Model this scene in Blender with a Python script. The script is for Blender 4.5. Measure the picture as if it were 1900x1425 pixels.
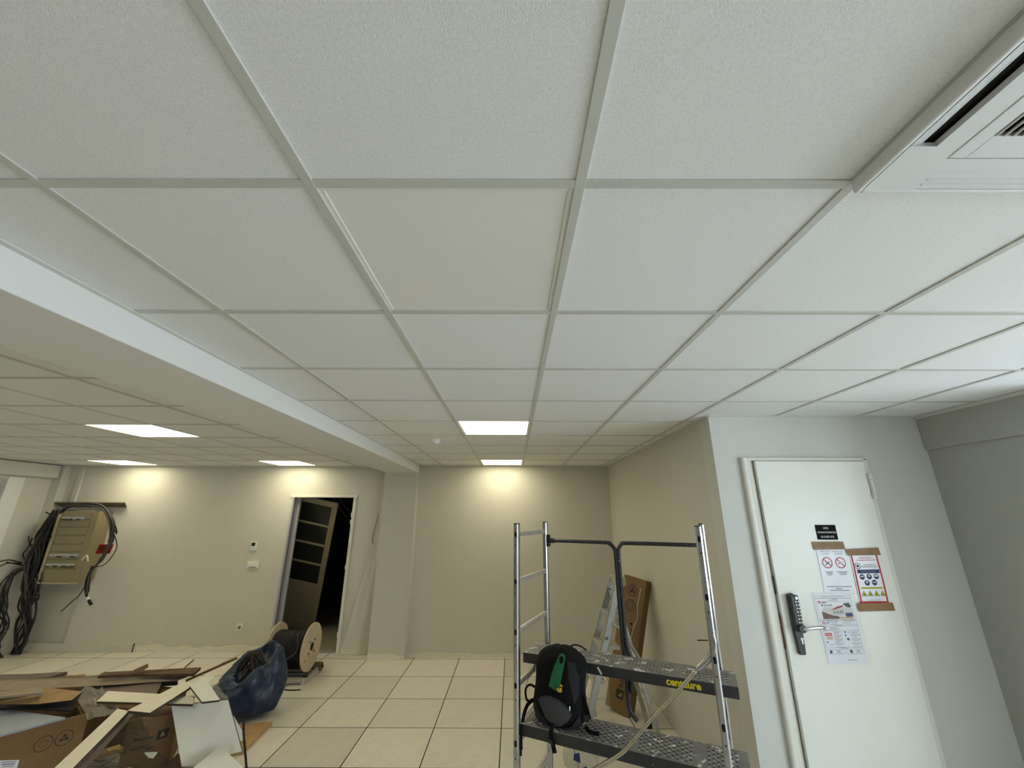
import bpy, bmesh, math, random
from math import sin, cos, pi, tan, atan2, sqrt
from mathutils import Vector, Matrix, noise as mn

random.seed(7)
scene = bpy.context.scene
for o in list(bpy.data.objects):
    bpy.data.objects.remove(o)
col = scene.collection
V = Vector

# ------------------------------------------------------------------ camera
FPX, PITCH, YAW, ROLL, CAM_H = 751.65, 0.3104, -0.002, 0.0028, 1.8223
CZ = 2.5171                                   # underside of the suspended ceiling
_fw = V((sin(YAW) * cos(PITCH), cos(YAW) * cos(PITCH), sin(PITCH)))
_rt = V((cos(YAW), -sin(YAW), 0))
_up = _rt.cross(_fw)
RT = cos(ROLL) * _rt + sin(ROLL) * _up
UP = -sin(ROLL) * _rt + cos(ROLL) * _up
FW = _fw
CAM = V((0, 0, CAM_H))
cam = bpy.data.cameras.new('camera')
cam.sensor_fit = 'HORIZONTAL'
cam.sensor_width = 36.0
cam.lens = FPX / 1900 * 36.0
cam.clip_start = 0.02
camo = bpy.data.objects.new('camera', cam)
col.objects.link(camo)
camo.matrix_world = Matrix(((RT.x, UP.x, -FW.x, 0), (RT.y, UP.y, -FW.y, 0),
                            (RT.z, UP.z, -FW.z, CAM_H), (0, 0, 0, 1)))
scene.camera = camo

# ------------------------------------------------------------------ world, exposure
DAY_STRENGTH = 15.0
LAMP_STRENGTH = 10.3
LAMP_COL = (1.0, 0.915, 0.63)
world = bpy.data.worlds.new('overcast_sky')
scene.world = world
world.use_nodes = True
bg = world.node_tree.nodes['Background']
bg.inputs[0].default_value = (0.77, 0.88, 1.0, 1)
bg.inputs[1].default_value = DAY_STRENGTH
scene.view_settings.view_transform = 'Standard'
scene.view_settings.look = 'None'
scene.view_settings.exposure = 0.0
scene.view_settings.gamma = 1.0
scene.view_settings.use_curve_mapping = False

# daylight portals: sampling aids for the window openings (they emit nothing themselves)
def portal(loc, sx, sy, normal):
    l = bpy.data.lights.new('window_portal', 'AREA')
    l.shape = 'RECTANGLE'
    l.size, l.size_y = sx, sy
    l.cycles.is_portal = True
    o = bpy.data.objects.new('window_portal', l)
    col.objects.link(o)
    o.location = loc
    o.rotation_euler = V(normal).to_track_quat('-Z', 'Z').to_euler()
WIN_R = [(-1.9, -0.25, 0.6, 2.25), (0.05, 1.8, 0.6, 2.25)]      # y0,y1,z0,z1 in the right wall
WIN_L = [(4.75, 5.73, 0.95, 2.262)]
for (a, b, c, d) in WIN_R:
    portal((5.06, (a + b) / 2, (c + d) / 2), d - c, b - a, (-1, 0, 0))
for (a, b, c, d) in WIN_L:
    portal((-7.06, (a + b) / 2, (c + d) / 2), d - c, b - a, (1, 0, 0))

# ------------------------------------------------------------------ pixel -> place
def ray(u, v):
    return RT * ((u - 950) / FPX) - UP * ((v - 712.5) / FPX) + FW
def at(u, v, axis, val):
    d = ray(u, v); i = 'xyz'.index(axis)
    return CAM + d * ((val - CAM[i]) / d[i])
def az(u, v, z): return at(u, v, 'z', z)
def ay(u, v, y): return at(u, v, 'y', y)

# ------------------------------------------------------------------ materials
def lin(c):
    return tuple((x / 12.92 if x <= .04045 else ((x + .055) / 1.055) ** 2.4) for x in [k / 255 for k in c])
MATS = {}
def mat(name, rgb, rough=.6, metal=0.0, var=0.0, vscale=8, bump=0.0, bscale=60, spec=.5,
        alpha=1.0, emit=None, rnd=0.0, rgb2=None, spots=None, coat=0.0):
    """procedural principled material; var = colour noise, rnd = per-object lightness change,
    spots = (rgb, scale, threshold) dried splashes"""
    m = bpy.data.materials.new(name)
    m.use_nodes = True
    nt = m.node_tree; N = nt.nodes; L = nt.links
    b = N['Principled BSDF']
    c = lin(rgb) + (1,)
    b.inputs['Base Color'].default_value = c
    b.inputs['Roughness'].default_value = rough
    b.inputs['Metallic'].default_value = metal
    b.inputs['Specular IOR Level'].default_value = spec
    b.inputs['Coat Weight'].default_value = coat
    b.inputs['Coat Roughness'].default_value = .15
    b.inputs['Alpha'].default_value = alpha
    if emit:
        b.inputs['Emission Color'].default_value = emit[0] + (1,)
        b.inputs['Emission Strength'].default_value = emit[1]
    tc = N.new('ShaderNodeTexCoord')
    cur = None
    if var or rgb2:
        n = N.new('ShaderNodeTexNoise'); n.inputs['Scale'].default_value = vscale
        n.inputs['Detail'].default_value = 6; n.inputs['Roughness'].default_value = .65
        L.new(tc.outputs['Object'], n.inputs['Vector'])
        r = N.new('ShaderNodeValToRGB')
        if rgb2:
            lo, hi = lin(rgb2), lin(rgb)
        else:
            lo = tuple(x * (1 - var) for x in c[:3]); hi = tuple(min(1, x * (1 + var)) for x in c[:3])
        r.color_ramp.elements[0].position = .32; r.color_ramp.elements[1].position = .68
        r.color_ramp.elements[0].color = lo + (1,); r.color_ramp.elements[1].color = hi + (1,)
        L.new(n.outputs['Fac'], r.inputs[0]); cur = r.outputs[0]
    if spots:
        n2 = N.new('ShaderNodeTexNoise'); n2.inputs['Scale'].default_value = spots[1]
        n2.inputs['Detail'].default_value = 4
        L.new(tc.outputs['Object'], n2.inputs['Vector'])
        r2 = N.new('ShaderNodeValToRGB')
        r2.color_ramp.elements[0].position = spots[2]; r2.color_ramp.elements[1].position = spots[2] + .03
        L.new(n2.outputs['Fac'], r2.inputs[0])
        mx = N.new('ShaderNodeMix'); mx.data_type = 'RGBA'
        L.new(r2.outputs[0], mx.inputs[0])
        if cur: L.new(cur, mx.inputs[6])
        else: mx.inputs[6].default_value = c
        mx.inputs[7].default_value = lin(spots[0]) + (1,)
        cur = mx.outputs[2]
        if metal:
            inv = N.new('ShaderNodeMath'); inv.operation = 'MULTIPLY_ADD'
            inv.inputs[1].default_value = -metal; inv.inputs[2].default_value = metal
            L.new(r2.outputs[0], inv.inputs[0]); L.new(inv.outputs[0], b.inputs['Metallic'])
    if rnd:
        oi = N.new('ShaderNodeObjectInfo')
        mr = N.new('ShaderNodeMapRange'); mr.inputs[3].default_value = 1 - rnd; mr.inputs[4].default_value = 1 + rnd * .4
        L.new(oi.outputs['Random'], mr.inputs[0])
        hs = N.new('ShaderNodeHueSaturation')
        if cur: L.new(cur, hs.inputs['Color'])
        else: hs.inputs['Color'].default_value = c
        L.new(mr.outputs[0], hs.inputs['Value']); cur = hs.outputs[0]
    if cur: L.new(cur, b.inputs['Base Color'])
    if bump:
        n3 = N.new('ShaderNodeTexNoise'); n3.inputs['Scale'].default_value = bscale
        n3.inputs['Detail'].default_value = 4
        L.new(tc.outputs['Object'], n3.inputs['Vector'])
        bp = N.new('ShaderNodeBump'); bp.inputs['Strength'].default_value = bump
        bp.inputs['Distance'].default_value = .004
        L.new(n3.outputs['Fac'], bp.inputs['Height']); L.new(bp.outputs[0], b.inputs['Normal'])
    MATS[name] = m
    return m

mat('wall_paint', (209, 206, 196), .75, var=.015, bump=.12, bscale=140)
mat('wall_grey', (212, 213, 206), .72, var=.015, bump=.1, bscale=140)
mat('wall_shade_grey', (178, 178, 170), .75, var=.015, bump=.1, bscale=140)  # greyer paint, some of the wall's shade put into its tone
mat('beam_paint', (226, 226, 222), .65, bump=.05, bscale=120)
mat('ceiling_tile', (236, 237, 235), .9, var=.06, vscale=170, bump=.35, bscale=420)
mat('tee_bar', (200, 200, 192), .5)
mat('angle_trim', (214, 214, 206), .5)
mat('plenum', (90, 90, 90), .9)
mat('led_on', (255, 255, 250), .5, emit=(LAMP_COL, LAMP_STRENGTH))
mat('led_off', (232, 231, 225), .45, var=.01, vscale=3)
mat('led_frame', (228, 228, 222), .4)
mat('plastic_white', (232, 232, 228), .4)
mat('ac_white', (228, 230, 230), .45)
mat('ac_dark', (52, 50, 46), .7)
mat('ac_slat', (190, 187, 180), .6)
mat('floor_tile', (222, 216, 203), .5, var=.05, vscale=14, bump=.05, bscale=150, rnd=.13)
mat('floor_gap', (12, 10, 9), .95)
mat('plaster', (226, 222, 208), .9, var=.08, vscale=25, bump=.5, bscale=40)
mat('concrete', (150, 142, 122), .9, var=.1, vscale=12)
mat('store_wall', (58, 44, 32), .9, var=.3, vscale=3)  # brown, with the gloom of the unlit room put into the tone
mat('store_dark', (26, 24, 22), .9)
mat('frame_white', (226, 224, 212), .4)
mat('jamb_grey', (186, 184, 190), .45)
mat('brush_seal', (60, 58, 66), .8)
mat('old_door', (150, 138, 112), .6, var=.06, vscale=12)
mat('door_glass', (40, 42, 36), .15, spec=.3)
mat('leaf_paint', (238, 239, 230), .28, bump=.12, bscale=260, var=.01)
mat('lock_grey', (66, 68, 68), .35, metal=.4)
mat('chrome', (205, 205, 205), .22, metal=1)
mat('sign_black', (20, 18, 17), .7, spec=.15)
mat('ink_white', (235, 235, 230), .6)
mat('ink_black', (22, 22, 24), .6)
mat('ink_grey', (120, 122, 128), .6)
mat('ink_red', (190, 32, 58), .6)
mat('ink_pink', (214, 84, 96), .6)
mat('ink_blue', (28, 52, 102), .6)
mat('ink_yellow', (206, 200, 40), .6)
mat('ink_green', (52, 70, 48), .6)
mat('ink_brown', (110, 70, 56), .6)
mat('ink_roof', (168, 60, 60), .6)
mat('ink_sand', (206, 178, 132), .6)
mat('ink_facade', (214, 212, 208), .6)
mat('paper', (232, 234, 240), .3, spec=.6, var=.015, vscale=20, bump=.25, bscale=18)
mat('tape_brown', (142, 108, 66), .42, spec=.3, var=.12, vscale=14, bump=.25, bscale=30)
mat('aluminium', (178, 178, 178), .26, metal=.98, var=.12, vscale=22, spots=((222, 220, 212), 55, .72))
mat('aluminium_rung', (190, 186, 178), .45, metal=.7, var=.15, vscale=30, spots=((226, 222, 212), 40, .66))
mat('steel_bar', (186, 182, 164), .24, metal=1, var=.1, vscale=30)
mat('steel_black', (58, 58, 60), .4, metal=.5, spots=((214, 212, 206), 50, .69))
mat('deck_edge', (50, 50, 52), .55, spots=((190, 188, 182), 35, .74))
mat('deck_top', (134, 133, 130), .5, metal=.3, var=.25, vscale=16, spots=((214, 212, 204), 20, .60))
mat('hole_black', (8, 8, 8), .9)
mat('logo_yellow', (236, 214, 30), .5)
mat('card', (128, 100, 66), .8, var=.07, vscale=10, bump=.1, bscale=40)
mat('card_dark', (96, 72, 46), .85, var=.1, vscale=10)
mat('card_in', (160, 132, 94), .85, var=.08, vscale=10)
mat('card_ink', (58, 50, 42), .8)
mat('fabric_black', (9, 9, 10), .85, spec=.25, var=.25, vscale=60, bump=.25, bscale=90)
mat('fabric_grey', (62, 62, 66), .85, var=.12, vscale=120, bump=.2, bscale=220)
mat('fabric_side', (26, 26, 29), .85, var=.2, vscale=70, bump=.2, bscale=120)
mat('strap_green', (16, 100, 58), .6, spots=((12, 50, 32), 45, .58))
mat('buckle', (24, 24, 26), .4)
mat('emblem_yellow', (214, 180, 40), .5)
mat('bag_blue', (30, 44, 70), .36, var=.25, vscale=7, bump=.7, bscale=22, spec=.5)
mat('cable_black', (26, 25, 25), .5, spec=.4)
mat('cable_grey', (66, 62, 62), .55)
mat('cable_brown', (92, 40, 34), .5)
mat('drum_wood', (196, 178, 150), .7, var=.12, vscale=14, bump=.3, bscale=30, spots=((150, 130, 104), 20, .66))
mat('stand_metal', (178, 172, 160), .5, metal=.3, var=.12, vscale=14)
mat('roller_rust', (100, 88, 74), .6, metal=.4, var=.3, vscale=20)
mat('cab_beige', (146, 135, 106), .55, var=.04, vscale=6)
mat('cab_light', (176, 164, 134), .5)
mat('cab_line', (112, 100, 74), .6)
mat('rail_metal', (190, 188, 184), .35, metal=.6, var=.25, vscale=40)
mat('breaker_dark', (56, 44, 32), .6)
mat('red_plastic', (130, 16, 16), .6, spec=.2)
mat('ply_shaded', (104, 96, 76), .7)  # dark tone is the shade of the board's downward face
mat('wood_grey', (148, 134, 116), .75, var=.12, vscale=9, bump=.2, bscale=30)
mat('wood_dark', (96, 74, 52), .8, var=.25, vscale=12, bump=.3, bscale=30)
mat('wood_raw', (176, 142, 96), .75, var=.12, vscale=9)
mat('tile_face', (226, 226, 218), .85, var=.012, vscale=60)
mat('tile_core', (74, 60, 46), .95, var=.2, vscale=40)
mat('lam_white', (230, 223, 206), .5, var=.03, vscale=6)
mat('board_blue', (150, 158, 168), .6, var=.03, vscale=5)
mat('wood_purple', (112, 98, 92), .7, var=.1)
mat('screen_dark', (40, 44, 36), .25)
mat('winframe', (232, 232, 228), .4)
mat('sack_white', (190, 188, 176), .8, var=.06, bump=.2, bscale=20)
mat('rubber', (24, 24, 24), .7)

def glassy(name, rgb, fac, rough=.1, bump=0, bscale=10):
    m = bpy.data.materials.new(name); m.use_nodes = True
    nt = m.node_tree; N = nt.nodes; L = nt.links
    N.remove(N['Principled BSDF'])
    out = N['Material Output']
    t = N.new('ShaderNodeBsdfTransparent'); p = N.new('ShaderNodeBsdfPrincipled')
    p.inputs['Base Color'].default_value = lin(rgb) + (1,); p.inputs['Roughness'].default_value = rough
    mx = N.new('ShaderNodeMixShader'); mx.inputs[0].default_value = fac
    L.new(t.outputs[0], mx.inputs[1]); L.new(p.outputs[0], mx.inputs[2]); L.new(mx.outputs[0], out.inputs[0])
    if bump:
        tc = N.new('ShaderNodeTexCoord'); n = N.new('ShaderNodeTexNoise'); n.inputs['Scale'].default_value = bscale
        L.new(tc.outputs['Object'], n.inputs['Vector'])
        b = N.new('ShaderNodeBump'); b.inputs['Strength'].default_value = bump; b.inputs['Distance'].default_value = .02
        L.new(n.outputs['Fac'], b.inputs['Height']); L.new(b.outputs[0], p.inputs['Normal'])
    MATS[name] = m
glassy('pane', (200, 215, 220), .10, .02)
glassy('film', (190, 186, 172), .40, .2, .5, 9)
glassy('film_haze', (240, 238, 228), .42, .3, .4, 8)
glassy('film_dark', (60, 56, 50), .5, .12, .6, 8)
glassy('sleeve', (236, 240, 246), .07, .06, .25, 22)
glassy('pane_dim', (150, 166, 176), .90, .35)  # near-opaque pane, dim daylight put into its colour; holds back the sky

# ------------------------------------------------------------------ mesh helpers
class G:
    def __init__(s): s.v = []; s.f = []
    def add(s, vs, fs):
        n = len(s.v); s.v += [V(p) for p in vs]; s.f += [tuple(i + n for i in f) for f in fs]; return s
    def box(s, x0, x1, y0, y1, z0, z1):
        return s.add([(x0, y0, z0), (x1, y0, z0), (x1, y1, z0), (x0, y1, z0), (x0, y0, z1), (x1, y0, z1), (x1, y1, z1), (x0, y1, z1)],
                     [(0, 3, 2, 1), (4, 5, 6, 7), (0, 1, 5, 4), (1, 2, 6, 5), (2, 3, 7, 6), (3, 0, 4, 7)])
    def obox(s, o, a, b, c):
        o, a, b, c = V(o), V(a), V(b), V(c)
        if a.cross(b).dot(c) < 0: a, b = b, a
        p = [o, o + a, o + a + b, o + b]
        return s.add(p + [q + c for q in p], [(0, 3, 2, 1), (4, 5, 6, 7), (0, 1, 5, 4), (1, 2, 6, 5), (2, 3, 7, 6), (3, 0, 4, 7)])
    def prism(s, pts, off):
        pts = [V(p) for p in pts]; off = V(off); n = len(pts)
        nr = V((0, 0, 0))
        for i in range(n): nr += pts[i].cross(pts[(i + 1) % n])
        if nr.dot(off) > 0: pts = pts[::-1]
        return s.add(pts + [p + off for p in pts],
                     [tuple(range(n)), tuple(range(2 * n - 1, n - 1, -1))] + [(i, i + n, (i + 1) % n + n, (i + 1) % n) for i in range(n)])
    def tube(s, pts, r, n=8, cap=True):
        pts = [V(p) for p in pts]; m = len(pts)
        rr = r if isinstance(r, (list, tuple)) else [r] * m
        t0 = (pts[1] - pts[0]).normalized()
        ref = V((0, 0, 1)) if abs(t0.z) < .9 else V((1, 0, 0))
        nx = t0.cross(ref).normalized()
        vs = []
        for i, p in enumerate(pts):
            t = (pts[min(i + 1, m - 1)] - pts[max(i - 1, 0)]).normalized()
            nx = (nx - t * nx.dot(t))
            nx = nx.normalized() if nx.length > 1e-6 else t.orthogonal().normalized()
            ny = t.cross(nx)
            for k in range(n):
                a = 2 * pi * k / n
                vs.append(p + (nx * cos(a) + ny * sin(a)) * rr[i])
        fs = []
        for i in range(m - 1):
            for k in range(n):
                fs.append((i * n + k, i * n + (k + 1) % n, (i + 1) * n + (k + 1) % n, (i + 1) * n + k))
        if cap:
            fs.append(tuple(range(n - 1, -1, -1))); fs.append(tuple((m - 1) * n + k for k in range(n)))
        return s.add(vs, fs)
    def rings(s, rings, close=True):
        n = len(rings[0]); vs = [p for r in rings for p in r]; fs = []
        for i in range(len(rings) - 1):
            for k in range(n):
                fs.append((i * n + k, i * n + (k + 1) % n, (i + 1) * n + (k + 1) % n, (i + 1) * n + k))
        if close:
            fs.append(tuple(range(n - 1, -1, -1))); fs.append(tuple((len(rings) - 1) * n + k for k in range(n)))
        return s.add(vs, fs)
    def disc(s, o, ax, ay_, r, n=24):
        o, ax, ay_ = V(o), V(ax), V(ay_)
        return s.add([o + ax * cos(2 * pi * k / n) * r + ay_ * sin(2 * pi * k / n) * r for k in range(n)], [tuple(range(n))])
    def ringflat(s, o, ax, ay_, r0, r1, n=28):
        o, ax, ay_ = V(o), V(ax), V(ay_)
        vs = [o + (ax * cos(2 * pi * k / n) + ay_ * sin(2 * pi * k / n)) * r for r in (r0, r1) for k in range(n)]
        return s.add(vs, [(k, (k + 1) % n, n + (k + 1) % n, n + k) for k in range(n)])
    def quad(s, *p): return s.add(p, [tuple(range(len(p)))])

ORIG = {}
def props(o, label=None, cat=None, group=None, kind=None):
    if label: o['label'] = label
    if cat: o['category'] = cat
    if group: o['group'] = group
    if kind: o['kind'] = kind
    return o
def thing(name, label, cat, loc, group=None, kind=None):
    o = bpy.data.objects.new(name, None)
    o.empty_display_size = .1
    col.objects.link(o); o.location = loc; ORIG[o] = V(loc)
    return props(o, label, cat, group, kind)
def mk(name, g, material, parent=None, smooth=False, bevel=0, sub=0, label=None, cat=None, group=None, kind=None, origin=None):
    if parent is not None: og = ORIG[parent]
    elif origin is not None: og = V(origin)
    else:
        xs = [p.x for p in g.v]; ys = [p.y for p in g.v]; zs = [p.z for p in g.v]
        og = V(((min(xs) + max(xs)) / 2, (min(ys) + max(ys)) / 2, min(zs)))
    me = bpy.data.meshes.new(name)
    me.from_pydata([p - og for p in g.v], [], g.f)
    me.update()
    me.materials.append(MATS[material])
    if smooth:
        me.polygons.foreach_set('use_smooth', [True] * len(me.polygons))
    o = bpy.data.objects.new(name, me); col.objects.link(o)
    ORIG[o] = og
    if parent is not None: o.parent = parent
    else: o.location = og
    if bevel:
        b = o.modifiers.new('bevel', 'BEVEL'); b.width = bevel; b.segments = 2; b.limit_method = 'ANGLE'
    if sub:
        b = o.modifiers.new('subdivision', 'SUBSURF'); b.levels = sub; b.render_levels = sub
    if smooth == 'angle':
        for p in me.polygons: p.use_smooth = True
        b = o.modifiers.new('split', 'EDGE_SPLIT'); b.split_angle = math.radians(35)
    props(o, label, cat, group, kind)
    return o
def spline(pts, n=8):
    pts = [V(p) for p in pts]; out = []
    for i in range(len(pts) - 1):
        p0 = pts[max(i - 1, 0)]; p1 = pts[i]; p2 = pts[i + 1]; p3 = pts[min(i + 2, len(pts) - 1)]
        for k in range(n):
            t = k / n
            out.append(.5 * ((2 * p1) + (p2 - p0) * t + (2 * p0 - 5 * p1 + 4 * p2 - p3) * t * t + (3 * p1 - p0 - 3 * p2 + p3) * t ** 3))
    out.append(pts[-1]); return out
def text(body, o, ax, ay_, width=None, height=None, center=True, bold=0.0, spacing=1.0):
    """flat lettering as mesh: o = centre, ax/ay_ = right/up, fitted to width or height"""
    cu = bpy.data.curves.new('lettering', 'FONT'); cu.body = body
    cu.align_x = 'CENTER'; cu.align_y = 'CENTER'; cu.offset = bold; cu.resolution_u = 3
    cu.space_character = spacing
    ob = bpy.data.objects.new('lettering', cu); col.objects.link(ob)
    dg = bpy.context.evaluated_depsgraph_get()
    me = bpy.data.meshes.new_from_object(ob.evaluated_get(dg))
    g = G(); o, ax, ay_ = V(o), V(ax), V(ay_)
    xs = [v.co.x for v in me.vertices]; ys = [v.co.y for v in me.vertices]
    if xs:
        w = max(xs) - min(xs); h = max(ys) - min(ys); cx = (max(xs) + min(xs)) / 2; cy = (max(ys) + min(ys)) / 2
        sx = width / w if width else height / h
        sy = height / h if height else sx
        g.add([o + ax * ((v.co.x - cx) * sx) + ay_ * ((v.co.y - cy) * sy) for v in me.vertices],
              [tuple(p.vertices) for p in me.polygons])
    bpy.data.objects.remove(ob); bpy.data.curves.remove(cu); bpy.data.meshes.remove(me)
    return g
def struct(name, g, material, label, cat, parent=None, **k):
    if parent is not None: return mk(name, g, material, parent, **k)
    return mk(name, g, material, None, label=label, cat=cat, kind='structure', **k)

# ================================================================== THE SETTING
Y0 = -2.2825; XL, XR = -7.0, 2.985; XE, YE = 5.0, 2.1; YA, YB, YD = 6.25, 6.42, 2.94   # alcove back, left back wall, door wall
XA = 1.45; TOP = 2.72
# ---- floor
fl = struct('floor', G().box(-7.2, XE + .2, Y0 - .1, 6.6, -.12, -.026), 'floor_gap', 'raised floor of square beige tiles with dark joints', 'floor')
FX, FY = -1.8966, 3.7827
full = None
def clip_cells(x0, y0, xa, xb, ya, yb):
    i0 = math.floor((xa - x0) / .6); i1 = math.ceil((xb - x0) / .6)
    j0 = math.floor((ya - y0) / .6); j1 = math.ceil((yb - y0) / .6)
    for i in range(i0, i1):
        for j in range(j0, j1):
            a, b = max(xa, x0 + .6 * i), min(xb, x0 + .6 * i + .6)
            c, d = max(ya, y0 + .6 * j), min(yb, y0 + .6 * j + .6)
            if b - a > .03 and d - c > .03: yield i, j, a, b, c, d
SHARE = {}
def piece(name, key, parent, x0, x1, y0, y1, z0, z1, material, bevel=0):
    """rectangular piece, mesh data shared between equal sizes"""
    k = (key, round(x1 - x0, 3), round(y1 - y0, 3), round(z1 - z0, 4))
    c = V(((x0 + x1) / 2, (y0 + y1) / 2, z0))
    if k not in SHARE:
        hx, hy = (x1 - x0) / 2, (y1 - y0) / 2
        g = G().box(-hx, hx, -hy, hy, 0, z1 - z0)
        me = bpy.data.meshes.new(name); me.from_pydata(g.v, [], g.f); me.update(); me.materials.append(MATS[material]); SHARE[k] = me
        if key == 'ft':
            me.materials.append(MATS['floor_gap'])
            for pf in me.polygons:
                if pf.normal.z < .5: pf.material_index = 1
    o = bpy.data.objects.new(name, SHARE[k]); col.objects.link(o)
    o.parent = parent; o.location = c - ORIG[parent]; ORIG[o] = c
    return o
for i, j, a, b, c, d in clip_cells(FX, FY, XL, XE, Y0, YB):
    if b > XR and c < YE: d = min(d, YE) if a >= XR else d
    if a >= XR and c >= YE: continue
    if c >= YE - .3: b = min(b, XR)
    if (c + d) / 2 > YD and a >= XA: continue
    if (c + d) / 2 > YD: b = min(b, XA)
    if a > -1.7: d = min(d, YA)
    if d - c < .03 or b - a < .03: continue
    piece('floor_tile', 'ft', fl, a + .004, b - .004, c + .004, d - .004, -.026, 0, 'floor_tile')

# ---- walls
struct('wall_back', G().box(-1.41, XA + .2, YA, YA + .15, -.1, TOP), 'wall_paint', 'plain beige back wall of the alcove behind the scaffold', 'wall')
DX0, DX1, DZ = -3.327, -2.421, 2.055
g = G()
RX0, RX1, RZ0, RZ1 = -6.86, -6.2, .1, .9
g.box(-7.2, RX0, YB, YB + .15, -.1, TOP)
g.box(RX0, RX1, YB, YB + .15, RZ1, TOP).box(RX0, RX1, YB, YB + .15, -.1, RZ0).box(RX0, RX1, YB + .06, YB + .15, RZ0, RZ1)
g.box(RX1, DX0 - .03, YB, YB + .15, -.1, TOP).box(DX1 + .045, -1.41, YB, YB + .15, -.1, TOP).box(DX0 - .03, DX1 + .045, YB, YB + .15, DZ + .034, TOP).box(DX0 - .03, DX1 + .045, YB, YB + .15, -.1, 0)
wbl = struct('wall_back_left', g, 'wall_paint', 'beige wall with the open dark doorway, left of the pillar', 'wall')
struct('pillar', G().box(-1.89, -1.41, 6.12, YB + .1, -.1, TOP), 'wall_paint', 'square beige pillar under the end of the ceiling beam', 'pillar')
struct('ceiling_beam', G().box(-1.875, -1.388, Y0, 6.125, 2.4, TOP), 'beam_paint', 'long white boxed beam running below the ceiling', 'beam', bevel=.004)
struct('wall_alcove', G().box(XA, XA + .12, YD + .15, YA + .0, -.1, TOP), 'wall_paint', 'beige side wall of the alcove behind the leaning carton', 'wall')
# wall with the service door: opening 1.66..2.50, z < 2.2
ox0, ox1, oz = 1.66, 2.505, 2.19
g = G().box(XA, ox0, YD, YD + .15, -.1, TOP).box(ox1, XR + .2, YD, YD + .15, -.1, TOP).box(ox0, ox1, YD, YD + .15, oz, TOP).box(ox0 - .1, ox1 + .1, YD + .15, YD + .2, -.1, TOP)
struct('wall_door', g, 'wall_grey', 'pale grey wall around the white service door', 'wall')
# right wall with daylight windows, all behind the edge of the frame
def wall_with_windows(x0, x1, ya, yb, wins):
    g = G(); y = ya
    for (a, b, c, d) in wins:
        g.box(x0, x1, y, a, -.1, TOP); g.box(x0, x1, a, b, -.1, c); g.box(x0, x1, a, b, d, TOP); y = b
    g.box(x0, x1, y, yb, -.1, TOP); return g
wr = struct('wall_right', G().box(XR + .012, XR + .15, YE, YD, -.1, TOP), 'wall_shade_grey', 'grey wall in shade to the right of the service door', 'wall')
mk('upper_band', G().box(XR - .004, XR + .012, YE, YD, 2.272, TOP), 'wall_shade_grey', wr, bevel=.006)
mk('edge_angle', G().box(XR - .012, XR - .004, YE, YD, CZ - .022, CZ), 'angle_trim', wr)
struct('wall_return', G().box(XR + .15, XE + .2, YE, YE + .15, -.1, TOP), 'wall_grey', 'grey wall beyond the right edge, facing the windows side', 'wall')
struct('wall_windows', wall_with_windows(XE, XE + .17, Y0 - .1, YE, WIN_R), 'wall_grey', 'grey window wall beyond the right edge', 'wall')
wl = struct('wall_left', wall_with_windows(XL - .17, XL, Y0 - .1, YB + .1, WIN_L), 'wall_paint', 'beige left wall with a window and a shutter box', 'wall')
mk('corner_pier', G().box(XL, -6.865, 6.30, YB, 0, CZ), 'wall_paint', wl, bevel=.004)
mk('shutter_box', G().box(XL, XL + .1, 3.9, 6.29, 2.318, 2.508), 'wall_paint', wl, bevel=.012)
mk('window_reveal', G().box(XL, XL + .022, 5.735, 5.935, .9, 2.30), 'winframe', wl, bevel=.003)
struct('wall_front', G().box(-7.2, XE + .2, Y0 - .25, Y0 - .1, -.1, TOP), 'wall_paint', 'beige wall behind the camera', 'wall')
def window(n, x, y0, y1, z0, z1, s, label, nm=2, glass='pane'):
    t = thing('window_%d' % n, label, 'window', (x, (y0 + y1) / 2, z0), kind='structure')
    d = .03
    g = G().box(x - d, x + d, y0, y0 + .05, z0, z1).box(x - d, x + d, y1 - .05, y1, z0, z1).box(x - d, x + d, y0 + .05, y1 - .05, z0, z0 + .05).box(x - d, x + d, y0 + .05, y1 - .05, z1 - .05, z1)
    mk('window_frame', g, 'winframe', t)
    w = (y1 - y0 - .1) / nm
    for k in range(nm):
        a = y0 + .05 + k * w
        if k: mk('mullion', G().box(x - d, x + d, a - .03, a + .03, z0 + .05, z1 - .05), 'winframe', t)
        mk('pane', G().box(x - .003, x + .003, a + (.03 if k else 0), a + w - (.03 if k < nm - 1 else 0), z0 + .05, z1 - .05), glass, t)
for k, (a, b, c, d) in enumerate(WIN_R):
    window(k + 1, XE + .1, a, b, c, d, -1, ['window in the far right wall behind the camera', 'window in the far right wall beside the camera'][k])
window(3, XL - .1, *WIN_L[0], 1, 'window at the far left with dim pale blue daylight painted on the pane', glass='pane_dim')

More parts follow.
